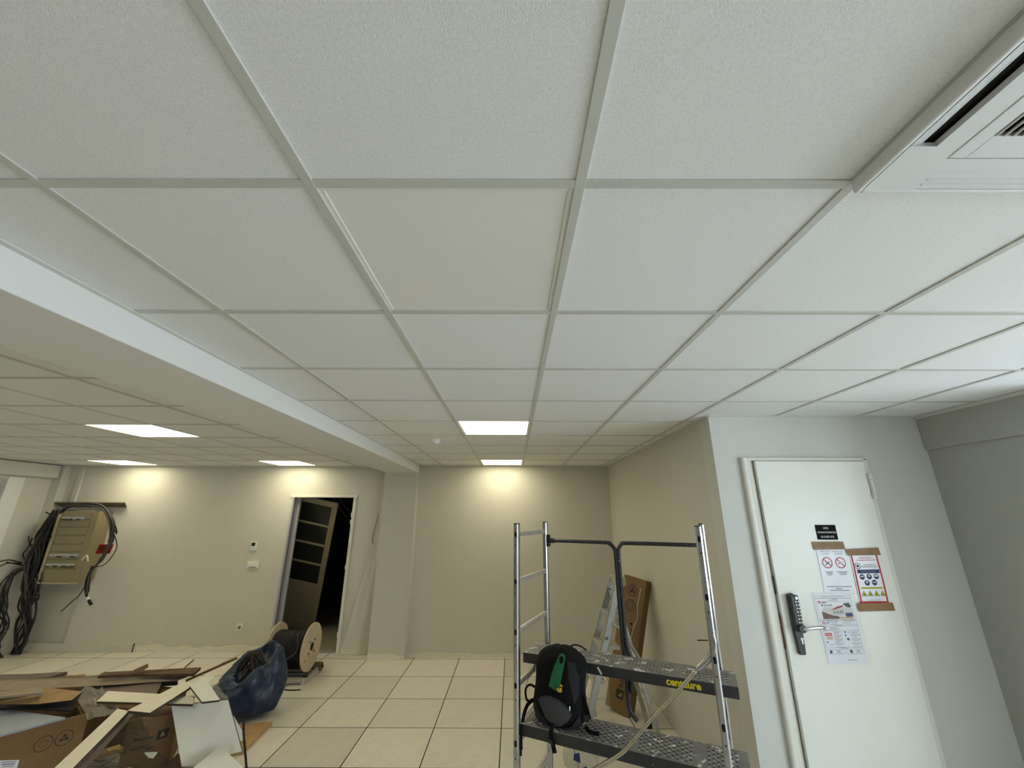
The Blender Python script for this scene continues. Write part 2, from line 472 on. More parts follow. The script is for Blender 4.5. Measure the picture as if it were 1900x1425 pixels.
# ---- suspended ceiling
cl = struct('ceiling', G().box(-7.2, XE + .2, Y0 - .25, 6.6, 2.68, 2.74), 'plenum', 'suspended ceiling of white mineral tiles in a metal grid', 'ceiling')
CX, CY = -0.452, 0.7175
LX, LY = -3.58, 3.28
BEAM_R, BEAM_L = -1.388, -1.875
TZ = CZ + .0022
LIT_R = {(0, 4), (0, 8)}; OFF = (0, 0); ACELL = {(2, -1)}
LIT_L = {(0, 0), (-4, 4), (0, 4), (-4, 0), (0, -4)}
AC = (.738, .052, .66)                            # panel corner x, y and size
for i, j, a, b, c, d in clip_cells(CX, CY, BEAM_R, XE, Y0, YA):
    if b > XR and c >= YE: b = min(b, XR)
    elif b > XR and d > YE:
        if a < XR: piece('ceiling_tile', 'ct', cl, a + .004, XR, YE, d - .004, TZ, TZ + .018, 'ceiling_tile')
        d = YE
    if b - a < .03: continue
    if (i, j) in LIT_R or (i, j) == OFF or (i, j) in ACELL: continue
    if c >= YD and a >= XA: continue
    if c >= YD: b = min(b, XA)
    elif d > YD and b > XA:
        if a < XA: piece('ceiling_tile', 'ct', cl, a + .004, XA, YD, d - .004, TZ, TZ + .018, 'ceiling_tile')
        d = YD
    if b - a < .03: continue
    piece('ceiling_tile', 'ct', cl, a + .004, b - .004, c + .004, d - .004, TZ, TZ + .018, 'ceiling_tile')
for i, j, a, b, c, d in clip_cells(LX, LY, XL, BEAM_L, Y0, YB):
    if (i, j) in LIT_L: continue
    piece('ceiling_tile', 'ct', cl, a + .004, b - .004, c + .004, d - .004, TZ, TZ + .018, 'ceiling_tile')
def bar(name, x0, x1, y0, y1, z=CZ - .0022, h=.0044):
    mk(name, G().box(x0, x1, y0, y1, z, z + h), 'tee_bar', cl, bevel=.0012)
def runner_y(x, y0, y1): bar('main_runner', x - .012, x + .012, y0, y1)
def tee_x(y, x0, x1): bar('cross_tee', x0, x1, y - .012, y + .012, CZ - .0019)
k = math.ceil((BEAM_R + .05 - CX) / .6)
while CX + .6 * k < XE - .05:
    x = CX + .6 * k
    runner_y(x, Y0, YE if x > XR else YD if x > XA else YA); k += 1
k = math.ceil((Y0 + .05 - CY) / .6)
while CY + .6 * k < YA - .05:
    y = CY + .6 * k
    tee_x(y, BEAM_R, XA if y > YD else XR if y > YE else XE); k += 1
k = math.ceil((XL + .05 - LX) / .6)
while LX + .6 * k < BEAM_L - .05: runner_y(LX + .6 * k, Y0, YB); k += 1
k = math.ceil((Y0 + .05 - LY) / .6)
while LY + .6 * k < YB - .05: tee_x(LY + .6 * k, XL, BEAM_L); k += 1
# wall angles
def angle(x0, x1, y0, y1): mk('wall_angle', G().box(x0, x1, y0, y1, CZ - .0034, CZ + .0016), 'angle_trim', cl)
angle(BEAM_R, BEAM_R + .024, Y0, YA); angle(BEAM_L - .024, BEAM_L, Y0, YB); angle(BEAM_R + .024, XA - .024, YA - .024, YA)
angle(XA - .024, XA, YD, YA); angle(XA, XR - .012, YD - .022, YD); angle(XL, BEAM_L - .024, YB - .024, YB)

def led(i, j, ox, oy, on, label, group=None):
    a, b, c, d = ox + .6 * i + .006, ox + .6 * i + .594, oy + .6 * j + .006, oy + .6 * j + .594
    t = thing('led_panel', label, 'ceiling light', ((a + b) / 2, (c + d) / 2, TZ), group)
    w = .018; z = TZ - .0006
    g = G().box(a, a + w, c, d, z, z + .02).box(b - w, b, c, d, z, z + .02).box(a + w, b - w, c, c + w, z, z + .02).box(a + w, b - w, d - w, d, z, z + .02)
    mk('panel_frame', g, 'led_frame', t, bevel=.001)
    mk('diffuser', G().box(a + w, b - w, c + w, d - w, z + .0025, z + .012), 'led_on' if on else 'led_off', t)
grp = 'square light panels set in the ceiling grid'
led(0, 0, CX, CY, False, 'square ceiling light panel that is switched off', grp)
led(0, 4, CX, CY, True, 'lit ceiling panel in the middle of the alcove side, farther from the back wall', grp)
led(0, 8, CX, CY, True, 'lit ceiling panel right by the alcove back wall', grp)
led(0, 0, LX, LY, True, 'largest lit ceiling panel left of the beam, far from the walls', grp)
led(-4, 4, LX, LY, True, 'lit ceiling panel by the left wall above the electric cabinet side', grp)
led(0, 4, LX, LY, True, 'lit ceiling panel above the dark doorway', grp)

led(-4, 0, LX, LY, True, 'unseen added lit ceiling panel near the left wall, nearer the camera', grp)  # out of view, follows the panel spacing; added to brighten the left room
led(0, -4, LX, LY, True, 'unseen added lit ceiling panel left of the camera beyond the beam', grp)  # also unseen, added for more even light left of the beam

# smoke detector
c = az(808, 818, CZ - .01)
t = thing('smoke_detector', 'small round white smoke detector on a ceiling tile', 'smoke detector', (c.x, c.y, TZ))
def lathe(prof, o, n=28):
    g = G(); rs = [[V((o[0] + r * cos(2 * pi * k / n), o[1] + r * sin(2 * pi * k / n), o[2] + z)) for k in range(n)] for r, z in prof]
    return g.rings(rs)
mk('base_plate', lathe([(.052, 0), (.052, -.008), (.045, -.012)], (c.x, c.y, TZ)), 'plastic_white', t, smooth='angle')
mk('dome', lathe([(.042, -.012), (.042, -.02), (.034, -.034), (.018, -.042), (.004, -.044)], (c.x, c.y, TZ)), 'plastic_white', t, smooth='angle')

# ---- ceiling cassette (air conditioner)
ax0, ay0, S = AC; zb = CZ - .032
t = thing('air_conditioner', 'white ceiling cassette air conditioner at the upper right corner', 'air conditioner', (ax0 + S / 2, ay0 + S / 2, zb))
def acb(g, x0, x1, y0, y1, z0=zb, z1=zb + .012):       # y measured from the far edge
    return g.box(ax0 + x0, ax0 + x1, ay0 + S - y1, ay0 + S - y0, z0, z1)
g = G()
b = .012
acb(g, 0, b, 0, S, zb, CZ); acb(g, S - b, S, 0, S, zb, CZ); acb(g, b, S - b, 0, b, zb, CZ); acb(g, b, S - b, S - b, S, zb, CZ)
mk('side_skirt', g, 'ac_white', t, bevel=.004)
g = G(); q = .062; e = .118
for (x0, x1, y0, y1) in [(b, q, b, e), (b, q, S - e, S - b), (S - q, S - b, b, e), (S - q, S - b, S - e, S - b),
                         (q, e, b, q), (S - e, S - q, b, q), (q, e, S - q, S - b), (S - e, S - q, S - q, S - b)]:
    acb(g, x0, x1, y0, y1)
acb(g, q, q + .045, q, S - q); acb(g, S - q - .045, S - q, q, S - q); acb(g, q + .045, S - q - .045, q, q + .03); acb(g, q + .045, S - q - .045, S - q - .03, S - q)
mk('face_frame', g, 'ac_white', t)
g = G(); h0, h1 = .107, .142
p0 = q + .047
acb(g, p0, h1, q + .032, S - q - .032, zb - .001); acb(g, S - h1, S - p0, q + .032, S - q - .032, zb - .001)
acb(g, h1, S - h1, q + .032, h1, zb - .001); acb(g, h1, S - h1, S - h1, S - q - .032, zb - .001)
mk('grille_cover', g, 'ac_white', t, bevel=.0015)
for k in range(int((S - 2 * h1) / .016)):
    x = ax0 + h1 + .004 + k * .016
    g = G().obox((x, ay0 + h1, zb + .002), (.0115, 0, .006), (0, S - 2 * h1, 0), (.001, 0, -.003))
    mk('grille_slat', g, 'ac_slat', t)
mk('inner_cavity', acb(G(), b, S - b, b, S - b, zb + .026, zb + .03), 'ac_dark', t)
# open outlet on the left: ridged vane and dark slot
y_a, y_b = ay0 + e, ay0 + S - e
g = G()
for k in range(4):
    x = ax0 + b + .0024 + k * .0056
    g.obox((x, y_a, zb + .001 + k * .0015), (.0030, 0, .0004), (0, y_b - y_a, 0), (0, 0, .008))
g.box(ax0 + b, ax0 + .036, y_a, y_b, zb + .014, zb + .016)
mk('outlet_vane', g, 'ac_white', t)
mk('outlet_end', G().obox((ax0 + b, y_b - .002, zb), (q - b, 0, 0), (0, .012, .02), (0, .002, 0)), 'ac_white', t)
mk('outlet_cavity', G().box(ax0 + .036, ax0 + q, y_a, y_b, zb + .022, zb + .024), 'ac_dark', t)
for (x0, x1, y0, y1) in [(e, S - e, b, q), (e, S - e, S - q, S - b), (S - q, S - b, e, S - e)]:
    g = G(); acb(g, x0 + .002, x1 - .002, y0 + .002, y1 - .002, zb + .002, zb + .008)
    if x1 - x0 > .1:
        for s in (.012, .026): acb(g, x0 + .004, x1 - .004, y0 + s, y0 + s + .004, zb - .0005, zb + .004)
    mk('closed_vane', g, 'ac_white', t)

# ---- rough plaster along the foot of the walls
def plaster(name, x0, x1, y, label, h=.05):
    g = G(); n = max(6, int((x1 - x0) / .04)); f = []; bk = []
    for k in range(n + 1):
        x = x0 + (x1 - x0) * k / n
        hh = h * (.75 + .5 * mn.noise(V((x * 5, y, 1.3))) + .15 * random.random())
        f.append((x, hh))
    for k in range(n):
        (xa, ha), (xb, hb) = f[k], f[k + 1]
        g.add([(xa, y - .006, 0), (xb, y - .006, 0), (xb, y - .004, hb), (xa, y - .004, ha), (xa, y, ha + .004), (xb, y, hb + .004)],
              [(0, 1, 2, 3), (3, 2, 5, 4)])
    struct(name, g, 'plaster', label, 'baseboard')
plaster('baseboard_back', -1.40, XA, YA, 'rough white plaster strip along the foot of the alcove back wall')
plaster('baseboard_pillar', -1.89, -1.41, 6.12, 'rough white plaster strip at the foot of the pillar', .075)
plaster('baseboard_left', -5.22, -3.42, YB, 'rough white plaster strip low on the wall behind the cable drum', .075)
plaster('baseboard_doorway', -2.37, -1.89, YB, 'rough plaster strip between the doorway and the pillar', .06)
t = struct('baseboard_end', G().box(-6.86, -5.22, YB - .016, YB, 0, .105), 'wall_paint', 'length of white skirting board below the electric cabinet', 'baseboard', bevel=.003)
mk('cut_end', G().box(-5.222, -5.212, YB - .017, YB, 0, .105), 'wood_dark', t)
struct('trim_1', G().box(-6.73, -6.65, YB - .03, YB, 1.95, CZ - .01), 'wall_paint', 'vertical cable casing above the electric cabinet', 'trim', bevel=.004)

# ---- doorway into the store room
t = thing('door_1', 'open doorway with white frame into the dark store room', 'doorway', ((DX0 + DX1) / 2, YB, 0), kind='structure')
w = .06
mk('frame_head', G().box(DX0 - w, DX1 + w, YB - .015, YB + .16, DZ, DZ + .035), 'frame_white', t, bevel=.003)
mk('frame_post', G().box(DX1, DX1 + .045, YB - .015, YB + .16, 0, DZ), 'frame_white', t, bevel=.003)
g = G().box(DX0 - .03, DX0, YB - .015, YB + .16, 0, DZ)
mk('frame_post', g, 'jamb_grey', t, bevel=.003)
mk('seal_strip', G().box(DX0, DX0 + .004, YB + .03, YB + .045, 0, DZ), 'brush_seal', t)
mk('seal_strip', G().box(DX0, DX0 + .03, YB + .12, YB + .16, 0, DZ), 'jamb_grey', t, bevel=.003)
for z in (1.80, 1.70, 1.08, .22):
    hp = mk('hinge_half', G().tube([(DX1 - .006, YB + .0, z - .03), (DX1 - .006, YB + .0, z + .03)], .009, 8), 'frame_white', t)
mk('floor_stop', G().box(DX1 - .02, DX1, YB + .02, YB + .06, 0, .045), 'rubber', t)
# store room shell
SX0, SX1, SY1 = -4.6, -1.7, 9.2
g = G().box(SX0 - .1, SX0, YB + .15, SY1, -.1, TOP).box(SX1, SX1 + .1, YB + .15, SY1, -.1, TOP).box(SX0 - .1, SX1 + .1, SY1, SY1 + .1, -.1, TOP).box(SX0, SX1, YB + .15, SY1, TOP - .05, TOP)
struct('wall_store', g, 'store_wall', 'brown walls of the store room beyond the doorway, gloom put into the colour', 'wall')
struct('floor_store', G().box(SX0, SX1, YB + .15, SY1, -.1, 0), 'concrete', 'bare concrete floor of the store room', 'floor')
struct('trim_2', G().box(DX0, DX1, YB + .0, YB + .15, 0, .012), 'concrete', 'worn threshold of the open doorway', 'threshold')

# ================================================================== THINGS
# ---- glazed door leaf leaning in the store room
bl, br = ay(513.6, 1159, 7.55), ay(580, 1161, 7.55)
tl, tr = ay(552, 925.5, 6.66), ay(630.5, 925.5, 6.66)
c0 = (bl + br) / 2; c1 = (tl + tr) / 2; c0.z = .03
upv = (c1 - c0); Ld = upv.length; upv.normalize()
exv = V((1, 0, 0)); exv = (exv - upv * exv.dot(upv)).normalized(); nv = exv.cross(upv)     # nv towards the camera side
W = .64
t = thing('old_door_leaf', 'old glazed wooden door leaf leaning inside the dark store room', 'door', (c0.x, c0.y, 0))
def dpl(x0, x1, s0, s1, n0, n1): 
    return G().obox(c0 + exv * x0 + upv * s0 + nv * n0, exv * (x1 - x0), upv * (s1 - s0), nv * (n1 - n0))
hw = W / 2
mk('stile', dpl(-hw, -hw + .075, 0, Ld, -.018, .018), 'old_door', t, bevel=.003)
mk('stile', dpl(hw - .085, hw, 0, Ld, -.018, .018), 'old_door', t, bevel=.003)
xi0, xi1 = -hw + .075, hw - .085
rails = [(0, .10), (.80 * Ld / 2.3, .86 * Ld / 2.3)]
base = rails[1][1]
hp = (Ld - .085 - base) / 4
mk('rail', dpl(xi0, xi1, 0, .17, -.018, .018), 'old_door', t)
mk('rail', dpl(xi0, xi1, base - .07, base, -.018, .018), 'old_door', t)
mk('rail', dpl(xi0, xi1, Ld - .085, Ld, -.018, .018), 'old_door', t)
pn = mk('lower_panel', dpl(xi0, xi1, .17, base - .07, -.008, .008), 'old_door', t)
mk('panel_moulding', G().obox(c0 + exv * (xi1 - .02) + upv * .17 + nv * .008, exv * .02, upv * (base - .24), nv * .012), 'old_door', t)
for k in range(4):
    s0 = base + k * hp
    if k: mk('glazing_bar', dpl(xi0, xi1, s0 - .016, s0 + .016, -.012, .014), 'old_door', t)
    mk('pane', dpl(xi0, xi1, s0, s0 + hp, -.003, .003), 'door_glass', t)
# things behind it
c = ay(628, 1150, 7.7)
bx = G().box(-2.98, -2.55, 7.9, 8.3, 0, .16)
mk('timber_block', bx, 'wood_raw', None, label='pale timber block on the floor behind the doorway, under a sack', cat='timber')
rs = []
for z, s in ((.161, .75), (.18, 1.0), (.23, 1.0), (.27, .8), (.285, .4)):
    rs.append([V((-2.75 + .27 * s * cos(a) * (1 + .1 * sin(3 * a)), 8.08 + .2 * s * sin(a), z)) for a in [2 * pi * k / 20 for k in range(20)]])
mk('plaster_sack', G().rings(rs), 'sack_white', None, smooth=True, label='whitish sack lying on a timber block in the store room', cat='sack')
for k, (p, q) in enumerate([((640, 938), (668, 975)), ((636, 950), (662, 990))]):
    a, b2 = ay(*p, 8.3), ay(*q, 8.3)
    m_ = (a + b2) / 2 + V((0, 0, .03))
    mk('metal_duct', G().tube(spline([a + (a - b2) * .8, a, m_, b2, b2 + (b2 - a) * .8 + V((0, 0, -.08))], 6), .03 - .008 * k), 'stand_metal', None, smooth=True,
       label=['upper curved metal duct high in the store room', 'lower curved metal duct high in the store room'][k], cat='duct')
t = thing('store_rack', 'dark metal rack in the gloom of the store room', 'rack', (-2.75, 8.75, 0))
for x in (-3.3, -2.2):
    for y in (8.55, 8.95): mk('rack_post', G().box(x - .02, x + .02, y - .02, y + .02, 0, 1.5), 'steel_black', t)
for z in (.5, .95, 1.3): mk('rack_shelf', G().box(-3.3, -2.2, 8.53, 8.97, z, z + .03), 'steel_black', t)
for k, (x, z, nm) in enumerate([(-2.88, 1.33, 'pale box on the top shelf of the store room rack'), (-2.62, .98, 'grey box on the middle shelf of the store room rack')]):
    mk('stored_box', G().box(x - .09, x + .09, 8.6, 8.8, z, z + .13), ['sack_white', 'cable_grey'][k], None, bevel=.004, label=nm, cat='box', group='boxes on the store room rack')

# ---- thermostat, switch, socket on the left back wall
def wallp(u, v): return ay(u, v, YB)
c = wallp(471.5, 1013)
t = thing('thermostat', 'small white thermostat with dark display on the beige wall', 'thermostat', (c.x, YB, c.z))
mk('housing', G().box(c.x - .042, c.x + .042, YB - .025, YB, c.z - .062, c.z + .062), 'plastic_white', t, bevel=.004)
mk('display', G().box(c.x - .026, c.x + .026, YB - .0256, YB - .02, c.z + .0, c.z + .048), 'screen_dark', t)
for k in range(3): mk('button', G().box(c.x - .024 + .018 * k, c.x - .012 + .018 * k, YB - .0265, YB - .02, c.z - .03, c.z - .022), 'ink_grey', t)
c = wallp(470.5, 1048)
t = thing('light_switch', 'wide white wall switch plate below the thermostat', 'switch', (c.x, YB, c.z))
mk('plate', G().box(c.x - .085, c.x + .085, YB - .02, YB, c.z - .045, c.z + .045), 'plastic_white', t, bevel=.004)
mk('rocker', G().obox((c.x - .05, YB - .02, c.z - .024), (.1, 0, 0), (0, -.006, 0), (0, .003, .052)), 'plastic_white', t, bevel=.001)
mk('indicator_slot', G().box(c.x - .05, c.x + .05, YB - .0208, YB - .018, c.z - .036, c.z - .027), 'ink_grey', t)
c = wallp(445, 1164)
t = thing('wall_socket', 'square white wall socket low on the beige wall', 'socket', (c.x, YB, c.z))
mk('plate', G().box(c.x - .045, c.x + .045, YB - .012, YB, c.z - .045, c.z + .045), 'plastic_white', t, bevel=.003)
n = 20
mk('socket_well', G().disc((c.x, YB - .0125, c.z), (1, 0, 0), (0, 0, 1), .021), 'ink_grey', t)
mk('earth_pin', G().tube([(c.x, YB - .012, c.z + .012), (c.x, YB - .02, c.z + .012)], .003, 6), 'chrome', t)
for s in (-1, 1): mk('socket_hole', G().disc((c.x + s * .0095, YB - .0128, c.z - .002), (1, 0, 0), (0, 0, 1), .004, 10), 'hole_black', t)

# ---- film hanging between the doorway and the pillar, wire on the pillar
g = G(); nr, nc = 24, 16
for r in range(nr):
    s = r / (nr - 1)
    z = 1.62 * (1 - s) + .012
    xl = -2.0 - .315 * s; xr = -1.925 + .02 * s
    for k in range(nc):
        q_ = k / (nc - 1)
        x = xl + (xr - xl) * q_
        y = YB - .035 - .05 * s - .03 * s * sin(q_ * 11 + s * 2) - .015 * abs(mn.noise(V((q_ * 5, s * 4, 3))))
        g.v.append(V((x, y, z)))
for r in range(nr - 1):
    for k in range(nc - 1): g.f.append((r * nc + k, r * nc + k + 1, (r + 1) * nc + k + 1, (r + 1) * nc + k))
mk('plastic_sheet', g, 'film_haze', None, smooth=True, label='narrow translucent plastic sheet hanging between doorway and pillar', cat='plastic sheet')
pts = [ay(u, v, YB - .03) for u, v in ((702.5, 953), (698, 972), (693, 990), (691.5, 1003), (694.5, 1020))]
mk('loose_wire', G().tube(spline(pts), .004, 6), 'cable_black', None, smooth=True, label='thin dark wire sticking out of the wall beside the pillar', cat='wire')

# ---- electric cabinet, shelf board, cables
CYF = 6.20
ct = thing('electric_cabinet', 'beige electrical distribution cabinet hanging open on the left wall', 'electric cabinet', (-6.3, YB, .87))
x0, x1, z0, z1 = -6.60, -6.03, .89, 1.85
mk('body', G().box(x0 + .02, x1 - .006, CYF + .012, YB - .001, z0 + .01, z1 - .01), 'cab_beige', ct, bevel=.006)
mk('side_rim', G().box(x0 - .012, x0 + .02, CYF - .018, CYF + .05, z0 - .01, z1), 'cab_light', ct, bevel=.004)
mk('bottom_rim', G().box(x0 + .02, x1 - .02, CYF - .018, CYF + .012, z0 - .01, z0 + .012), 'cab_light', ct, bevel=.003)
rows = [(0, .17), (.175, .29), (.295, .39), (.395, .49), (.495, .61), (.615, .72), (.725, .83), (.835, .955)]
for a, b2 in rows:
    mk('cover_strip', G().box(x0 + .03, x1 - .10, CYF, CYF + .014, z0 + .015 + a, z0 + .011 + b2 - .004), 'cab_beige', ct, bevel=.002)
mk('side_cover', G().box(x1 - .097, x1, CYF - .002, CYF + .014, z0 + .015, z1 - .01), 'cab_beige', ct, bevel=.004)
for zr, wd in ((z1 - .10, .78), (z0 + .36, .95), (z0 + .235, .92)):
    xa, xb = x0 + .05, x0 + .05 + .43 * wd
    rl = mk('breaker_rail', G().box(xa, xb, CYF - .018, CYF, zr - .018, zr + .018), 'rail_metal', ct, bevel=.002)
    x = xa + .01
    while x < xb - .03:
        w_ = random.uniform(.018, .06)
        if random.random() < .75:
            mk('breaker', G().box(x, min(x + w_, xb), CYF - .026, CYF - .017, zr - .03, zr - random.uniform(.006, .018)), 'breaker_dark', rl)
        x += w_ + random.uniform(.003, .012)
for zz in (z0 + .06, z0 + .52, z0 + .90):
    for xx in (x0 + .045, x1 - .12): mk('screw', G().tube([(xx, CYF - .004, zz), (xx, CYF + .002, zz)], .005, 8), 'breaker_dark', ct)
rp = ay(193, 1020, 6.12)
mk('red_isolator', G().obox((rp.x - .09, 6.10, rp.z - .05), (.18, 0, 0), (0, .03, .0), (.02, 0, .12)), 'red_plastic', ct, bevel=.004)
mk('isolator_label', G().box(rp.x - .05, rp.x + .0, 6.096, 6.10, rp.z, rp.z + .04), 'store_dark', ct)
mk('cable_clip', G().tube(spline([(x1 - .03, CYF - .02, z0 + .30), (x1 + .05, CYF - .05, z0 + .36), (x1 + .07, CYF - .03, z0 + .28)]), .009, 8), 'plastic_white', ct, smooth=True)
sb = mk('cover_board', G().prism([(-6.84, YB - .001, 1.900), (-5.86, YB - .001, 1.900), (-5.80, 6.30, 1.962), (-6.86, 6.30, 1.962)], (0, .008, .014)), 'ply_shaded', None, bevel=.002, label='board sticking out of the wall above the electric cabinet, coloured as in shade', cat='board')
mk('front_lip', G().obox((-6.5, 6.40, 1.893), (.55, 0, 0), (0, .016, 0), (0, 0, .014)), 'cab_light', sb)
mk('void_shade', G().box(-6.72, -6.6, 6.24, YB - .001, .93, 1.86), 'hole_black', ct)  # solid black box painting the dark of the open gap beside the cabinet

cb = thing('cable_bundle', 'thick bundle of black cables hanging left of the electric cabinet to the floor', 'cables', (-6.75, 6.3, 0))
random.seed(21)
def jit(s): return V((random.uniform(-s, s), random.uniform(-s, s) * .7, random.uniform(-s, s)))
# main thick fall (top of cabinet to its lower left), then loose loops to the floor
for k in range(26):
    m_ = 'cable_black' if k % 5 else 'cable_grey'
    top = V((-6.66 + random.uniform(-.05, .05), 6.18 + random.uniform(-.05, .08), 1.86))
    p1 = V((-6.70 + random.uniform(-.07, .05), 6.17, 1.55)); p2 = V((-6.74 + random.uniform(-.09, .09), 6.17, 1.2))
    p3 = V((-6.69 + random.uniform(-.09, .08), 6.19, .85)); p4 = V((-6.66 + random.uniform(-.1, .1), 6.2, .66 + random.uniform(-.05, .05)))
    pts = [top, p1 + jit(.04), p2 + jit(.05), p3 + jit(.05), p4 + jit(.03)]
    if k % 2 == 0:
        pts += [V((-6.62 + random.uniform(-.12, .08), 6.24, .42)) + jit(.03), V((-6.6 + random.uniform(-.12, .05), 6.27, .2)) + jit(.03), V((-6.62 + random.uniform(-.1, .06), 6.27, .015))]
    elif k % 4 == 1:
        pts += [V((-6.58, 6.2, .75)) + jit(.06), V((-6.6, 6.2, 1.0)) + jit(.05)]
    mk('cable', G().tube(spline(pts, 6), random.uniform(.008, .015), 7), m_, cb, smooth=True)
for k in range(9):
    s = k * .012
    pts = [V((-6.72, 6.17, 1.12)), V((-6.83 - s, 6.13, 1.02)) + jit(.03), V((-6.9 - s * .6, 6.1, .82)) + jit(.04), V((-6.82, 6.1, .55)) + jit(.06),
           V((-6.78, 6.12, .33)) + jit(.06), V((-6.80 + random.uniform(-.12, .12), 6.12, .14)) + jit(.02), V((-6.76 + random.uniform(-.1, .1), 6.15, .012))]
    mk('cable', G().tube(spline(pts, 6), random.uniform(.006, .010), 7), 'cable_black' if k % 3 else 'cable_grey', cb, smooth=True)
for k, ww in enumerate([[(0, 1042), (18, 1039), (40, 1045)], [(0, 1051), (15, 1045), (40, 1046)], [(12, 1043), (28, 1046), (45, 1050)],
                        [(46, 1038), (43, 1028), (53, 1015), (60, 998)], [(60, 1012), (55, 1008), (53, 995)], [(54, 1014), (70, 1008), (90, 1000), (96, 995)],
                        [(85, 950), (92, 954), (97, 956)]]):
    mk('cable', G().tube(spline([(at(u, v, 'x', -6.88) if k < 3 else ay(u, v, 6.15)) for u, v in ww], 6), .008, 6), 'cable_black', cb, smooth=True)
# cables over the cabinet front and down its right side
fb = thing('cable_loop', 'grey cable loop arching over the cabinet front and hanging below it', 'cables', (-6.1, 6.1, .6))
random.seed(5)
arc = [(112, 952), (125, 941), (150, 936), (176, 936), (193, 943), (203, 957), (209, 972), (209, 990), (205, 1006), (196, 1022), (186, 1040)]
for k in range(9):
    o = V((random.uniform(-.02, .02), random.uniform(-.03, .03), random.uniform(-.018, .018)))
    pts = [ay(u + random.uniform(-1.5, 1.5), v + random.uniform(-1, 1), 6.08) + o for u, v in arc[:9 if k < 5 else 11]]
    if k < 3: pts += [ay(u + k * 2, v, 6.08) + o for u, v in ((190, 1035), (180, 1045), (168, 1060), (163, 1080), (161, 1100))]
    mk('cable', G().tube(spline(pts, 5), .010, 7), 'cable_grey' if k % 3 else 'cable_black', fb, smooth=True)
for ww in [[(213, 972), (216, 990), (209, 975)], [(211, 990), (216, 1005), (216, 1018), (206, 1035), (193, 1048), (178, 1052)], [(214, 975), (217, 985), (216, 992)]]:
    mk('cable', G().tube(spline([ay(u, v, 6.08) for u, v in ww], 6), .006, 6), 'cable_black', fb, smooth=True)
mk('cable', G().tube(spline([ay(u, v, 6.1) for u, v in ((172, 1050), (161, 1075), (159, 1092), (161, 1106), (165, 1113))], 6), .014, 8), 'cable_black', fb, smooth=True)
mk('cable_tag', G().tube([ay(162, 1108, 6.1), ay(164.5, 1113, 6.1)], .017, 8), 'plastic_white', fb)
mk('cable_end', G().tube([ay(165, 1114, 6.1), ay(169.5, 1122, 6.1)], .019, 8), 'cable_black', fb)
mk('cable', G().tube(spline([ay(u, v, 6.1) for u, v in ((160, 1080), (155, 1092), (148, 1103), (142, 1110), (137, 1113), (125, 1124), (113, 1135))], 6), .007, 6), 'cable_grey', fb, smooth=True)

# ---- cable drum on its roller stand
dc = V((-2.56, 5.53, .318)); R = .25
t = thing('cable_drum', 'wooden cable drum wound with black cable near the doorway', 'cable drum', (dc.x, dc.y, dc.z - R))
def cyl_x(x0, x1, r, c=dc, n=40): return G().tube([(x0, c.y, c.z), (x1, c.y, c.z)], r, n)
xf0, xf1 = dc.x - .235, dc.x + .165
mk('flange', cyl_x(xf0 - .016, xf0, R), 'drum_wood', t, smooth='angle')
fr = mk('flange', cyl_x(xf1, xf1 + .016, R), 'drum_wood', t, smooth='angle')
mk('centre_hole', G().tube([(xf1 + .0155, dc.y, dc.z), (xf1 + .0175, dc.y, dc.z)], .042, 20), 'hole_black', fr)
for k in range(4):
    a = pi / 4 + k * pi / 2
    p = (dc.y + .085 * cos(a), dc.z + .085 * sin(a))
    mk('bolt_hole', G().tube([(xf1 + .0155, p[0], p[1]), (xf1 + .0172, p[0], p[1])], .013, 12), 'hole_black', fr)
nw = 22
for k in range(nw):
    x = xf0 + .008 + (xf1 - xf0 - .016) * (k + .5) / nw
    rr = .168 + random.uniform(-.004, .004)
    pts = [(x, dc.y + rr * cos(a), dc.z + rr * sin(a)) for a in [2 * pi * j / 32 for j in range(33)]]
    mk('cable_winding', G().tube(pts, .0088, 6, False), 'cable_black', t, smooth=True)
mk('drum_core', cyl_x(xf0, xf1, .165), 'cable_black', t, smooth='angle')
pts = [ay(u, v, 5.36) for u, v in ((551, 1178), (553, 1192), (550, 1208), (541, 1217), (528, 1226), (515, 1236), (505, 1243))]
mk('loose_tail', G().tube(spline(pts, 6), .011, 8), 'cable_grey', t, smooth=True)
t = thing('drum_stand', 'low pale metal roller stand under the cable drum', 'roller stand', (-2.55, 5.53, 0))
mk('tray', G().box(-2.86, -2.36, 5.31, 5.42, .008, .06), 'stand_metal', t, bevel=.02)
mk('tray', G().box(-2.86, -2.36, 5.66, 5.76, .008, .05), 'stand_metal', t, bevel=.02)
mk('side_bar', G().prism([(-2.36, 5.31, .0), (-2.36, 5.76, .0), (-2.36, 5.79, .07), (-2.36, 5.72, .10), (-2.36, 5.62, .05), (-2.36, 5.42, .045), (-2.36, 5.34, .06)], (.04, 0, 0)), 'stand_metal', t, bevel=.004)
mk('side_bar', G().prism([(-2.86, 5.31, .0), (-2.86, 5.76, .0), (-2.86, 5.79, .07), (-2.86, 5.72, .10), (-2.86, 5.62, .05), (-2.86, 5.42, .045), (-2.86, 5.34, .06)], (-.04, 0, 0)), 'stand_metal', t, bevel=.004)
mk('roller', G().tube([(-2.85, 5.40, .068), (-2.33, 5.40, .068)], .03, 16), 'steel_black', t, smooth='angle')
rl = mk('roller', G().tube([(-2.85, 5.70, .065), (-2.30, 5.70, .065)], .045, 16), 'roller_rust', t, smooth='angle')
mk('roller_axle', G().tube([(-2.30, 5.70, .065), (-2.285, 5.70, .065)], .014, 10), 'hole_black', rl)
